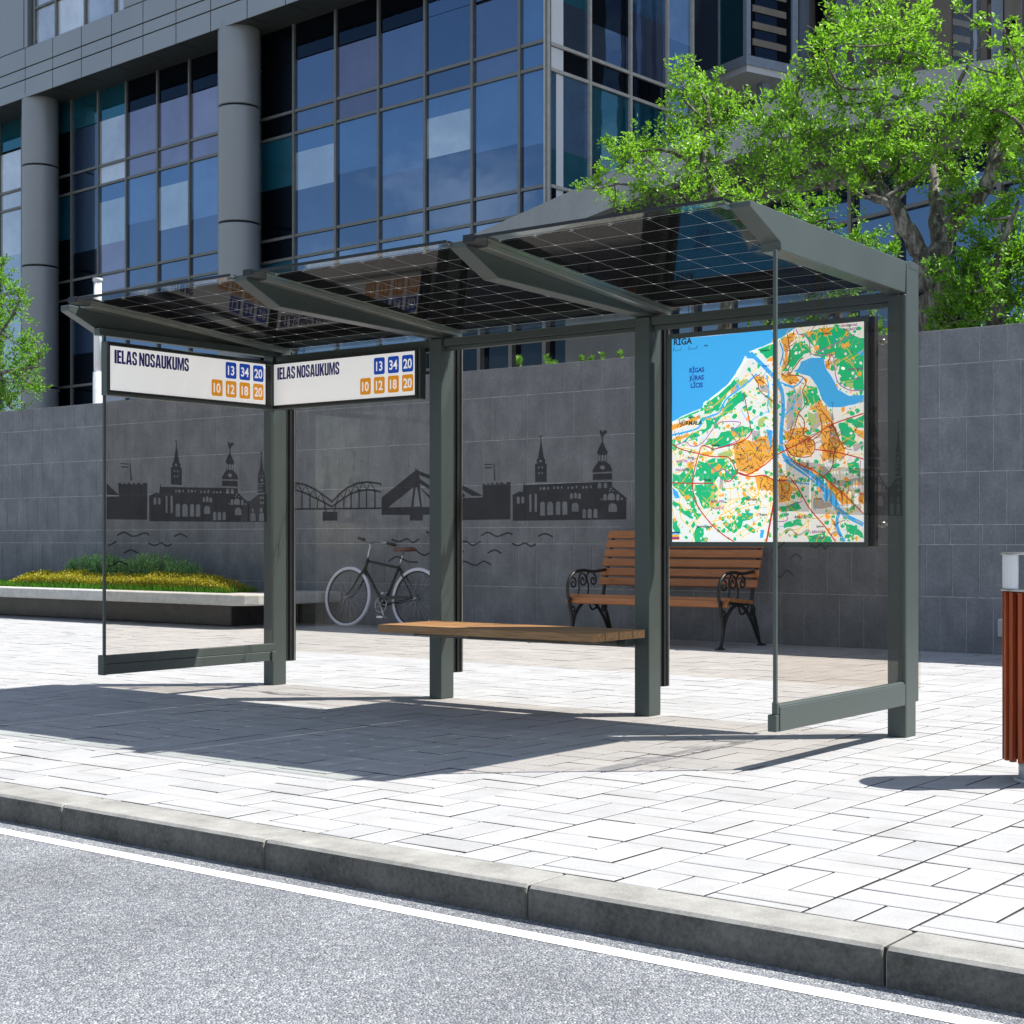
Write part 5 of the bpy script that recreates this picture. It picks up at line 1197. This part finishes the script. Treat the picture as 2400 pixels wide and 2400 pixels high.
# storeys above the band
y1_ = OV
ux = [umap(x, 60, OV)[0] for x in (0, 55, 78, 128, 196, 267, 290)]
g = MB(); g.box(-60, ux[1] - 0.02, OV, OV + 0.4, 19.28, 30); g.box(ux[1] + 0.02, ux[2] - 0.45, OV + 0.02, OV + 0.4, 19.28, 30); g.box(ux[6], 0.02, OV, OV + 0.4, 19.28, 30); g.build('upper_cladding', M['clad'], ob, bevel=0.01)
g = MB(); g.box(ux[1] - 0.3, ux[6] + .1, OV + 0.25, OV + 0.45, 19.25, 30); g.build('upper_reveal', M['seam'], ob)
for a in range(2, 6):
    g = MB()
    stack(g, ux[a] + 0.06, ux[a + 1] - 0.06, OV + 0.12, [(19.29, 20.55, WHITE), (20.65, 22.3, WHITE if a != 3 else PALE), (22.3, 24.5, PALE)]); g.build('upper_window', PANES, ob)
g = MB()
for a in range(2, 7): g.box(ux[a] - 0.05, ux[a] + 0.05, OV + 0.03, OV + 0.24, 19.28, 30)
for a in range(2, 6): g.box(ux[a] + 0.051, ux[a + 1] - 0.051, OV + 0.04, OV + 0.24, 20.56, 20.64)
g.build('upper_mullions', M['mull'], ob)
# corner and right-hand face (looks along +x)
Vv = [0.0, 1.83, 3.72, 5.55, 6.85]
Zs = [0, 2.72, 5.98, 6.74, 10.0, 10.70, 13.90, 14.60, 17.9, 18.6, 21.9]
rc = [(TEAL, NAVY, BLUE, TEAL), (BLACK, NAVY, TEAL, NAVY), (BLUE, SLATE, TEAL, BLUE), (SKYB, BLUE, SKYB, SLATE)]
for i in range(4):
    for (za, zb, key) in ((10.70, 13.90, 2), (14.60, 17.9, 0), (18.6, 21.9, 1), (6.74, 10.0, 3)):
        g = MB(); v0, v1 = Vv[i] + 0.02, Vv[i + 1] - 0.02; a = rb.uniform(-.006, .006); s = za + (zb - za) * rb.uniform(.3, .62)
        for z0, z1, mi in ((za, s, rc[i][(key + 1) % 4]), (s, zb, rc[i][key])):
            g.quad((-0.03 + a, v0, z0), (-0.03 - a, v1, z0), (-0.03 - a, v1, z1), (-0.03 + a, v0, z1), mi)
        g.build('side_pane', PANES, ob)
for i in range(4):
    g = MB()
    for (za, zb) in ((13.9, 14.6), (10.0, 10.7), (17.9, 18.6), (5.98, 6.74), (0, 5.98)):
        g = MB(); g.quad((-0.032, Vv[i] + .02, za), (-0.032, Vv[i + 1] - .02, za), (-0.032, Vv[i + 1] - .02, zb), (-0.032, Vv[i] + .02, zb), BLACK if i < 3 else BLUE)
        g.build('side_spandrel', PANES, ob)
g = MB(); g.box(-0.029, -0.018, 0.16, 0.70, 14.66, 24); g.box(-0.029, -0.018, 0.16, 0.70, 13.96, 14.54); g.box(-0.029, -0.018, 0.40, 0.70, 6.8, 13.84)  # white strip painting in a bright reflection on the corner panes
g.build('reflection_strip', M['white'], ob)
g = MB()
for v in Vv: g.box(-0.10, 0.06, v - 0.045 if v else -0.049, v + 0.045, 0, 26)
for z in Zs[1:]:
    for i in range(4): g.box(-0.10, 0.045, Vv[i] + 0.046, Vv[i + 1] - 0.046, z - 0.045, z + 0.045)
g.build('side_mullions', M['mull_white'], ob)
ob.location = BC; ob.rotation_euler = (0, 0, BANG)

# ------------------------------------------------------------------ canopy slab and low building under it
def RF(right, fwd):
    return Vector((right * _xd.x + fwd * _yd.x, right * _xd.y + fwd * _yd.y)) if False else Vector((0, 0))
def from_view(right, fwd):
    # camera-facing axes expressed in the place's own axes
    ca = Vector((math.cos(YAW), math.sin(YAW))); fa = Vector((-math.sin(YAW), math.cos(YAW)))
    return ca * right + fa * fwd
SC = 1.3
def frame_thing(name, p0, p1, label, cat):
    """an Empty at p0 whose x axis runs towards p1"""
    t = thing(name, (0, 0, 0), label, cat)
    return t, p0, math.atan2((p1 - p0).y, (p1 - p0).x), (p1 - p0).length
A_ = Vector((-22.27, 25.76)) * SC; B_ = Vector((-0.65, 14.66)) * SC
cs = thing('canopy_slab', (A_.x, A_.y, 0), 'pale grey concrete canopy slab crossing in front of the office building behind the trees', 'canopy')
eA = (B_ - A_).normalized()
def on_line(x, p, e):
    r = ray(x, 500); d = Vector((r.x, r.y)); n_ = Vector((-e.y, e.x)); t = p.dot(n_) / d.dot(n_); return d * t
K_ = on_line(1868, A_, eA); eK = from_view(6062, -3600).normalized(); E_ = on_line(2700, K_, eK)
nA = Vector((-eA.y, eA.x)); nK = Vector((-eK.y, eK.x)); nM = (nA + nK).normalized() / (nA + nK).normalized().dot(nA)
S_ = A_ - eA
g = MB()
for c0, c1, m0, m1 in ((S_, K_, nA, nM), (K_, E_, nM, nK)):
    q = [c0, c1, c1 + m1 * 0.25, c0 + m0 * 0.25]
    g.prism([(p.x, p.y) for p in q], 'z', 8.41, 9.19)
g.build('fascia', M['fascia'], cs)
g = MB()
q = [S_ + nA * 0.2505, K_ + nM * 0.2505, E_ + nK * 0.2505, E_ + nK * 7, K_ + nM * 7, S_ + nA * 7]
g.prism([(p.x, p.y) for p in q], 'z', 8.46, 9.14); g.build('deck', M['shadeconc'], cs)
A2 = Vector((-26.26, 27.74)) * SC; B2_ = Vector((-0.08, 17.63)) * SC
pdm, p0, an, Ln = frame_thing('low_building', A2, B2_, 'low concrete and dark glass building under the canopy slab behind the wall', 'building')
ex = (B2_ - A2).normalized()
def pu(x):   # distance along this front of a view line
    r = ray(x, 800); d = Vector((r.x, r.y)); nrm = Vector((-ex.y, ex.x)); t = A2.dot(nrm) / d.dot(nrm); return (d * t - A2).dot(ex)
g = MB(); g.box(-6, Ln + 6, 0.0, 0.3, 8.10, 8.455); g.box(-6, Ln + 6, 0.35, 8, 0, 8.45)
ua, ub = pu(1325), pu(1560)
g.box(ua, ub, 0.0, 0.34, 0.0, 8.095); g.box(-6, ua - .001, 0.02, 0.34, 0.0, 3.1); g.box(ub + .001, Ln + 6, 0.02, 0.34, 0.0, 2.6)
g.build('wall', M['shadeconc'], pdm)
g = MB(); g.quad((-6, 0.2, 3.1), (ua, 0.2, 3.1), (ua, 0.2, 8.1), (-6, 0.2, 8.1), BLACK); g.build('window', [*PANES], pdm)
g = MB(); g.quad((ub, 0.2, 2.6), (Ln + 6, 0.2, 2.6), (Ln + 6, 0.2, 8.1), (ub, 0.2, 8.1), NAVY)
g.build('window', [*PANES], pdm)
g = MB(); x = ub + 0.9
while x < Ln + 6: g.box(x - 0.05, x + 0.05, 0.08, 0.19, 2.6, 8.1); x += 1.25
for z in (4.2, 5.9, 7.3): g.box(ub, Ln + 6, 0.1, 0.185, z - 0.035, z + 0.035)
x = ua - 1.1
while x > -6: g.box(x - 0.09, x + 0.09, 0.05, 0.19, 3.1, 8.1); x -= 1.7
for z in (3.9, 4.7): g.box(-6, ua - 0.01, 0.1, 0.185, z - 0.12, z + 0.12)
g.build('mullion_grid', M['mull'], pdm)
pdm.location = (p0.x, p0.y, 0); pdm.rotation_euler = (0, 0, an)

# ------------------------------------------------------------------ projecting glass bay beyond the corner
bx_c = from_view(7.64, 50); dL = from_view(-2272, 3600).normalized()
bay = thing('glass_bay', (0, 0, 0), 'dark glass box with a white underside projecting beyond the office building corner', 'building')
g = MB(); zb = 16.25
pr = [(0, 0), (-9, 0), (-9, 7), (0, 7)]
g.box(-9, 0, 0, 2.2, zb, zb + 0.22); g.build('underside', M['white'], bay)
g = MB(); g.box(-9, 0.06, -0.06, 2.3, zb + 0.2205, zb + 0.52); g.build('edge_beam', M['post_blue'], bay)
g = MB()
for a, b, mi in ((-9, -5.2, NAVY), (-5.2, -2.9, TEAL), (-2.9, -1.4, SLATE), (-1.4, -0.05, TEAL)): g.quad((a + .03, 0.03, zb + .52), (b - .03, 0.03, zb + .52), (b - .03, 0.03, 34), (a + .03, 0.03, 34), mi)
g.build('glass_front', PANES, bay)
g = MB(); g.quad((-0.03, 0, zb + .52), (-0.03, 2.2, zb + .52), (-0.03, 2.2, 34), (-0.03, 0, 34), BLACK); g.build('glass_side', PANES, bay)
g = MB()
for k in range(26): g.box(-0.02, 0.02, 0.25, 1.7, zb + 0.9 + k * 0.55, zb + 1.12 + k * 0.55)  # slats standing in for a louvred tower reflected in the glass
g.build('reflected_louvres', M['beige'], bay)
g = MB(); g.box(-0.12, 0.05, -0.05, 0.13, zb + .53, 34)
for a in (-5.2, -2.9, -1.4): g.box(a - .03, a + .03, -0.02, 0.06, zb + .53, 34)
g.box(-0.12, 0.05, 1.95, 2.2, zb + .53, 34)
g.build('posts', M['post_blue'], bay)
g = MB(); g.box(-0.9, -0.6, 1.2, 1.5, 0, zb - .001); g.build('prop', M['post_blue'], bay)
aL = math.atan2(-dL.y, -dL.x)
bay.location = (bx_c.x, bx_c.y, 0); bay.rotation_euler = (0, 0, aL)

# ------------------------------------------------------------------ beige tower beyond
tp = from_view(10.7, 55); td = from_view(2100, -3600).normalized()
tw = thing('beige_tower', (0, 0, 0), 'tall beige tower with vertical piers and dark windows behind the tree crown', 'tower')
def tu(x):
    r = ray(x, 100); d = Vector((r.x, r.y)); nrm = Vector((-td.y, td.x)); t = tp.dot(nrm) / d.dot(nrm); return (d * t - tp).dot(td)
spans = [(1600, 1835, 'b'), (1835, 1845, 'd'), (1845, 1858, 'b'), (1858, 1868, 'd'), (1868, 1891, 'b'), (1897, 1943, 'd'), (1943, 1978, 'b'), (1988, 2019, 'b'), (2026, 2040, 'd'), (2040, 2062, 'b'), (2062, 2075, 'd'), (2075, 2110, 'b'), (2110, 2125, 'd'), (2125, 2160, 'b'), (2160, 2175, 'd'), (2175, 2228, 'b'),
         (2231, 2299, 'w'), (2299, 2313, 'b'), (2313, 2323, 'd'), (2323, 2342, 'b'), (2351, 2380, 'd'), (2380, 2390, 'b'), (2390, 2430, 'w')]
gb, gw = MB(), MB(); gd = MB()
for a, b, t in spans:
    ua_, ub_ = tu(a), tu(b)
    if t == 'b': gb.box(ua_, ub_, 0.0, 0.6, 0, 44)
    elif t == 'd':
        z = 6.0
        while z < 42: gd = MB(); gd.quad((ua_, 0.3, z), (ub_, 0.3, z), (ub_, 0.3, z + 3.2), (ua_, 0.3, z + 3.2), BLACK); gd.build('window', PANES, tw) if z > 13 and z < 30 else None; gb.box(ua_, ub_, 0.05, 0.6, z + 3.2, z + 3.9); z += 3.9
    else: gw.box(ua_, ub_, 0.05, 0.6, 13.6, 44)
gb.box(tu(1600), tu(2430) + 8, 0.61, 14, 0, 44); gb.box(tu(2228), tu(2430), 0.0, 0.6, 0, 13.5)
gb.build('wall', M['beige'], tw); gw.build('mirror_panel', PANES[8], tw)  # mirror finish added to make these panels as bright as the sky
g = MB()
for a, b in ((1819, 1833), (1891, 1897), (1978, 1988), (2019, 2026), (2342, 2351)): g.box(tu(a), tu(b), -0.35, -0.002, 9, 44)
g.build('post', M['post_blue'], tw)
g = MB(); g.box(tu(1800), tu(2430), -0.9, -0.36, 12.2, 13.3); g.build('ledge', M['fascia'], tw)
tw.location = (tp.x, tp.y, 0); tw.rotation_euler = (0, 0, math.atan2(td.y, td.x))

# ================================================================== TREES
def tree(name, limbs, clumps, Y0, label, cat, mat, seed, dens=1.0, leaf=(0.045, 0.075), spread=1.0, group=None, root=None):
    """limbs: list of [(x, y, radius, dY)...] measured along view lines at distance Y0; clumps: (x, y, size)"""
    r = np.random.RandomState(seed); rr = random.Random(seed)
    def W(x, y, dY=0.0): return atY(x, y, Y0 + dY)
    base = root if root is not None else W(*limbs[0][0][:2])
    t = thing(name, (base[0], base[1], 0), label, cat, group=group)
    g = MB(); skel = []
    for li, lm in enumerate(limbs):
        P = [W(p[0], p[1], p[3]) for p in lm]; Rd = [p[2] for p in lm]
        if li == 0 and root is not None: P = [Vector(root)] + P; Rd = [Rd[0] * 1.25] + Rd
        S = smooth_line(P, 5); rad = []
        for i in range(len(S)):
            q = i / 5; a = int(min(q, len(Rd) - 1)); b = min(a + 1, len(Rd) - 1)
            rad.append((Rd[a] + (Rd[b] - Rd[a]) * (q - a)) * rr.uniform(0.93, 1.08))
        S = [s + Vector((rr.gauss(0, .012), rr.gauss(0, .012), rr.gauss(0, .012))) * min(1, rad[i] * 12) for i, s in enumerate(S)]
        g.tube(S, rad, 12); skel += [(s, rad[i]) for i, s in enumerate(S)][3:]
    tr_ = g.build('trunk', M['bark'], t)
    g = MB(); LP = []; LD = []; LU = []; LS = []; TN = []
    for cx_, cy_, cr in clumps:
        dY = rr.uniform(-1.1, 1.1) * spread
        c = W(cx_, cy_, dY); sc_ = (c.x * -0.61135 + c.y * 0.79136) / FPX; R_ = cr * sc_ * 1.22
        s0, r0 = min(skel, key=lambda s: (s[0] - c).length + (0 if s[0].z < c.z + .3 else .6))
        mid = s0.lerp(c, 0.5) + Vector((rr.gauss(0, .12), rr.gauss(0, .12), -0.10 + rr.gauss(0, .08)))
        br = smooth_line([s0, mid, c], 5); rb0 = min(r0 * 0.7, 0.034)
        g.tube(br, [rb0 + (0.009 - rb0) * i / (len(br) - 1) for i in range(len(br))], 6)
        ct = rr.random()
        ntw = int(24 * dens * (cr / 70.0) ** 2) + 5
        for k in range(ntw):
            d = Vector((r.normal(), r.normal(), r.normal() * 0.8 + 0.28)).normalized()
            st = br[rr.randrange(len(br) // 2, len(br))] + d * R_ * 0.1
            L = R_ * rr.uniform(0.5, 1.12); end = st + d * L + Vector((0, 0, rr.uniform(-.03, .09)))
            bend = st.lerp(end, .5) + Vector((rr.gauss(0, .05), rr.gauss(0, .05), rr.gauss(0, .05) + .02))
            tp_ = smooth_line([st, bend, end], 3)
            if k % 3 == 0: g.tube(tp_, [0.006 + (0.002 - 0.006) * i / (len(tp_) - 1) for i in range(len(tp_))], 4, cap=False)
            nl = int(rr.uniform(18, 30))
            for q in range(nl):
                u = 0.12 + 0.88 * (q + rr.random()) / nl; f = u * (len(tp_) - 1); i = min(int(f), len(tp_) - 2)
                p = tp_[i].lerp(tp_[i + 1], f - i)
                tang = (tp_[i + 1] - tp_[i]).normalized()
                dd = (tang * rr.uniform(.3, 1.0) + Vector((rr.gauss(0, .75), rr.gauss(0, .75), rr.gauss(0.25, .55)))).normalized()
                p = p + Vector((rr.gauss(0, .022), rr.gauss(0, .022), rr.gauss(0, .022)))
                LP.append(p[:]); LD.append(dd[:]); LU.append((rr.gauss(0, .6), rr.gauss(0, .6), 1.0)); LS.append(rr.uniform(*leaf))
                TN.append(min(1, max(0, 0.25 * ct + 0.6 * rr.random() + 0.15 * u)))
    g.build('branches', M['bark'], t)
    P = np.array(LP); D = unit(np.array(LD)); Uu = unit(np.array(LU)); Uu = unit(Uu - D * (Uu * D).sum(1)[:, None])
    Ls = np.array(LS); Lw = np.stack([Ls, Ls * r.uniform(.40, .56, len(Ls))], 1)
    leafmesh('crown', P, D, Uu, Lw, np.array(TN), mat, t)
    return t
T1L = [[(2186, 770, .19, 0), (2176, 700, .175, 0), (2188, 640, .165, 0)],
       [(2180, 660, .14, 0), (2160, 600, .105, -.1), (2120, 530, .09, -.2), (2088, 472, .08, -.3), (2045, 440, .08, -.35), (2000, 424, .058, -.3), (1955, 436, .05, -.3), (1925, 430, .04, -.2), (1895, 390, .03, 0), (1850, 360, .018, .2)],
       [(2075, 462, .075, -.3), (2050, 415, .07, -.2), (2030, 370, .06, 0), (2042, 300, .048, .2), (2075, 220, .036, .3), (2110, 140, .025, .3), (2120, 50, .014, .3)],
       [(2190, 650, .14, 0), (2200, 590, .12, .1), (2222, 540, .10, .2), (2270, 488, .085, .2), (2312, 430, .08, .3), (2345, 375, .06, .3), (2400, 342, .045, .2), (2470, 330, .02, 0)],
       [(2198, 590, .085, .1), (2196, 500, .08, .3), (2190, 430, .06, .5), (2180, 370, .048, .6), (2200, 290, .036, .6), (2250, 190, .024, .6), (2285, 120, .012, .6)],
       [(2312, 430, .055, .3), (2330, 340, .045, .5), (2345, 240, .03, .6), (2372, 130, .014, .6)],
       [(2040, 440, .05, -.35), (2050, 465, .045, -.6), (2090, 480, .035, -.8)],
       [(2300, 440, .03, .2), (2350, 455, .022, .0), (2420, 445, .012, -.2)]]
T1C = [(1790, 300, 80), (1850, 220, 70), (1765, 400, 70), (1850, 390, 70), (1900, 300, 80), (1880, 170, 40), (1960, 190, 85), (1925, 110, 45), (1935, 40, 35), (2000, 80, 70), (2090, 50, 75), (2080, 150, 80), (2170, 60, 45), (2180, 150, 60), (2060, 260, 80), (2140, 240, 70),
       (2250, 240, 70), (2330, 200, 60), (2290, 160, 36), (2370, 110, 40), (2395, 240, 75), (2330, 290, 75), (2200, 310, 70), (2100, 350, 70), (2010, 350, 65), (1950, 390, 50), (2240, 385, 55), (2380, 400, 70), (2150, 410, 32), (1890, 60, 22), (2240, 20, 22), (2350, 60, 24), (2290, 330, 50), (2440, 180, 70), (2450, 330, 80), (2250, 455, 40)]
tree('broadleaf_tree', T1L, T1C, 16.0, 'large twisted tree with pale bark and fresh green leaves behind the wall on the right', 'tree', M['leaf'], 31, 1.12, root=(-6.40, 16.05, 0))
T2L = [[(1705, 700, .085, .3), (1690, 560, .075, .2), (1672, 450, .06, .1), (1650, 400, .05, 0), (1648, 340, .042, 0), (1664, 280, .03, .1), (1640, 200, .016, .1)],
       [(1650, 400, .035, 0), (1600, 370, .028, -.2), (1545, 350, .022, -.3), (1480, 360, .013, -.3)], [(1672, 450, .04, .1), (1600, 470, .03, -.2), (1520, 440, .02, -.3), (1440, 430, .012, -.3)], [(1655, 330, .03, .1), (1700, 260, .022, .3), (1715, 210, .012, .3)]]
T2C = [(1605, 205, 55), (1650, 270, 72), (1570, 290, 55), (1600, 160, 24), (1680, 205, 42), (1720, 260, 55), (1500, 330, 50), (1450, 375, 45), (1400, 430, 34), (1425, 470, 34), (1540, 400, 62), (1620, 370, 66), (1500, 450, 55), (1600, 460, 62), (1690, 360, 55), (1700, 445, 60), (1770, 470, 50), (1420, 330, 18), (1660, 530, 50), (1740, 540, 50)]
tree('slender_tree', T2L, T2C, 16.6, 'slender green tree whose crown rises above the shelter roof in front of the glass corner', 'tree', M['leaf'], 32, 1.15, root=(-10.2, 16.9, 0))
T3L = [[(2330, 760, .07, .2), (2320, 690, .06, .1), (2335, 620, .05, 0), (2360, 540, .03, 0), (2390, 470, .015, 0)], [(2325, 720, .04, 0), (2280, 660, .03, -.2), (2260, 600, .015, -.3)]]
T3C = [(2300, 560, 60), (2380, 520, 62), (2290, 650, 62), (2370, 630, 70), (2225, 690, 38), (2245, 745, 40), (2320, 735, 60), (2400, 720, 55), (2180, 760, 22), (2330, 480, 36), (2450, 600, 80), (2280, 780, 30), (2250, 620, 40), (2215, 735, 40), (2165, 775, 26), (2340, 790, 40), (2210, 640, 22), (2400, 790, 40), (2240, 690, 45), (2180, 790, 24)]
tree('bushy_tree', T3L, T3C, 15.4, 'dense low bushy tree over the wall top at the right edge, below the big tree', 'tree', M['leaf_dark'], 33, 1.15, spread=0.5, root=(-5.8, 15.5, 0))
T4L = [[(1960, 780, .06, 0), (1955, 700, .05, 0), (1940, 600, .04, 0), (1930, 520, .02, 0)], [(1955, 680, .03, 0), (2010, 600, .02, .1), (2050, 570, .012, .1)]]
T4C = [(1900, 490, 55), (1960, 510, 50), (1850, 470, 45), (2020, 560, 45), (2060, 610, 40), (2100, 590, 24), (1980, 600, 60), (1830, 560, 60), (1900, 620, 60), (2080, 660, 40), (1990, 690, 60), (1900, 740, 60), (1820, 780, 60), (2050, 760, 50), (1740, 800, 50), (1660, 830, 50), (2090, 800, 30), (1960, 830, 40)]
tree('bushy_tree', T4L, T4C, 18.2, 'bushy green tree behind the shelter, seen above and through the map bay', 'tree', M['leaf_dark'], 34, 0.85, spread=0.8, root=(-9.2, 18.2, 0))
T5L = [[(-90, 960, .11, 0), (-80, 860, .09, 0), (-60, 760, .07, 0), (-40, 680, .04, 0), (-10, 620, .015, 0)], [(-75, 830, .04, 0), (0, 780, .025, -.2), (50, 700, .012, -.2)], [(-80, 900, .04, 0), (20, 870, .03, -.2), (90, 860, .012, -.2)]]
T5C = [(-60, 640, 60), (5, 655, 36), (12, 712, 42), (42, 690, 22), (-60, 740, 70), (20, 790, 48), (75, 850, 32), (20, 870, 62), (60, 915, 40), (95, 915, 24), (-70, 850, 80), (88, 800, 18), (5, 618, 12), (50, 820, 40), (20, 935, 46), (-50, 930, 60)]
tree('round_tree', T5L, T5C, 14.6, 'green tree behind the wall at the left edge in front of the grey columns', 'tree', M['leaf_dark'], 35, 1.6, spread=0.5, root=(-24.0, 14.8, 0))
for i, (x, y, lab) in enumerate(((1278, 846, 'tiny green plant over the wall top, left one of two behind the middle bay'), (1313, 850, 'tiny green plant over the wall top, right one of two behind the middle bay'), (1478, 832, 'small green plant peeking over the wall top beside the third shelter post'))):
    p = atY(x, y, 13.7)
    sprigs('small_plant', [(p.x + dx, 13.7 + dy, p.z + 0.05 * q) for dx, dy, q in ((-.04, 0, .5), (.0, .02, 1.2), (.04, 0, .3), (.02, .03, .9))], lab, 'plant', M['leaf_dark'], 60 + i, (0.04, 0.065), 22, base=0.0, lo=0.972)
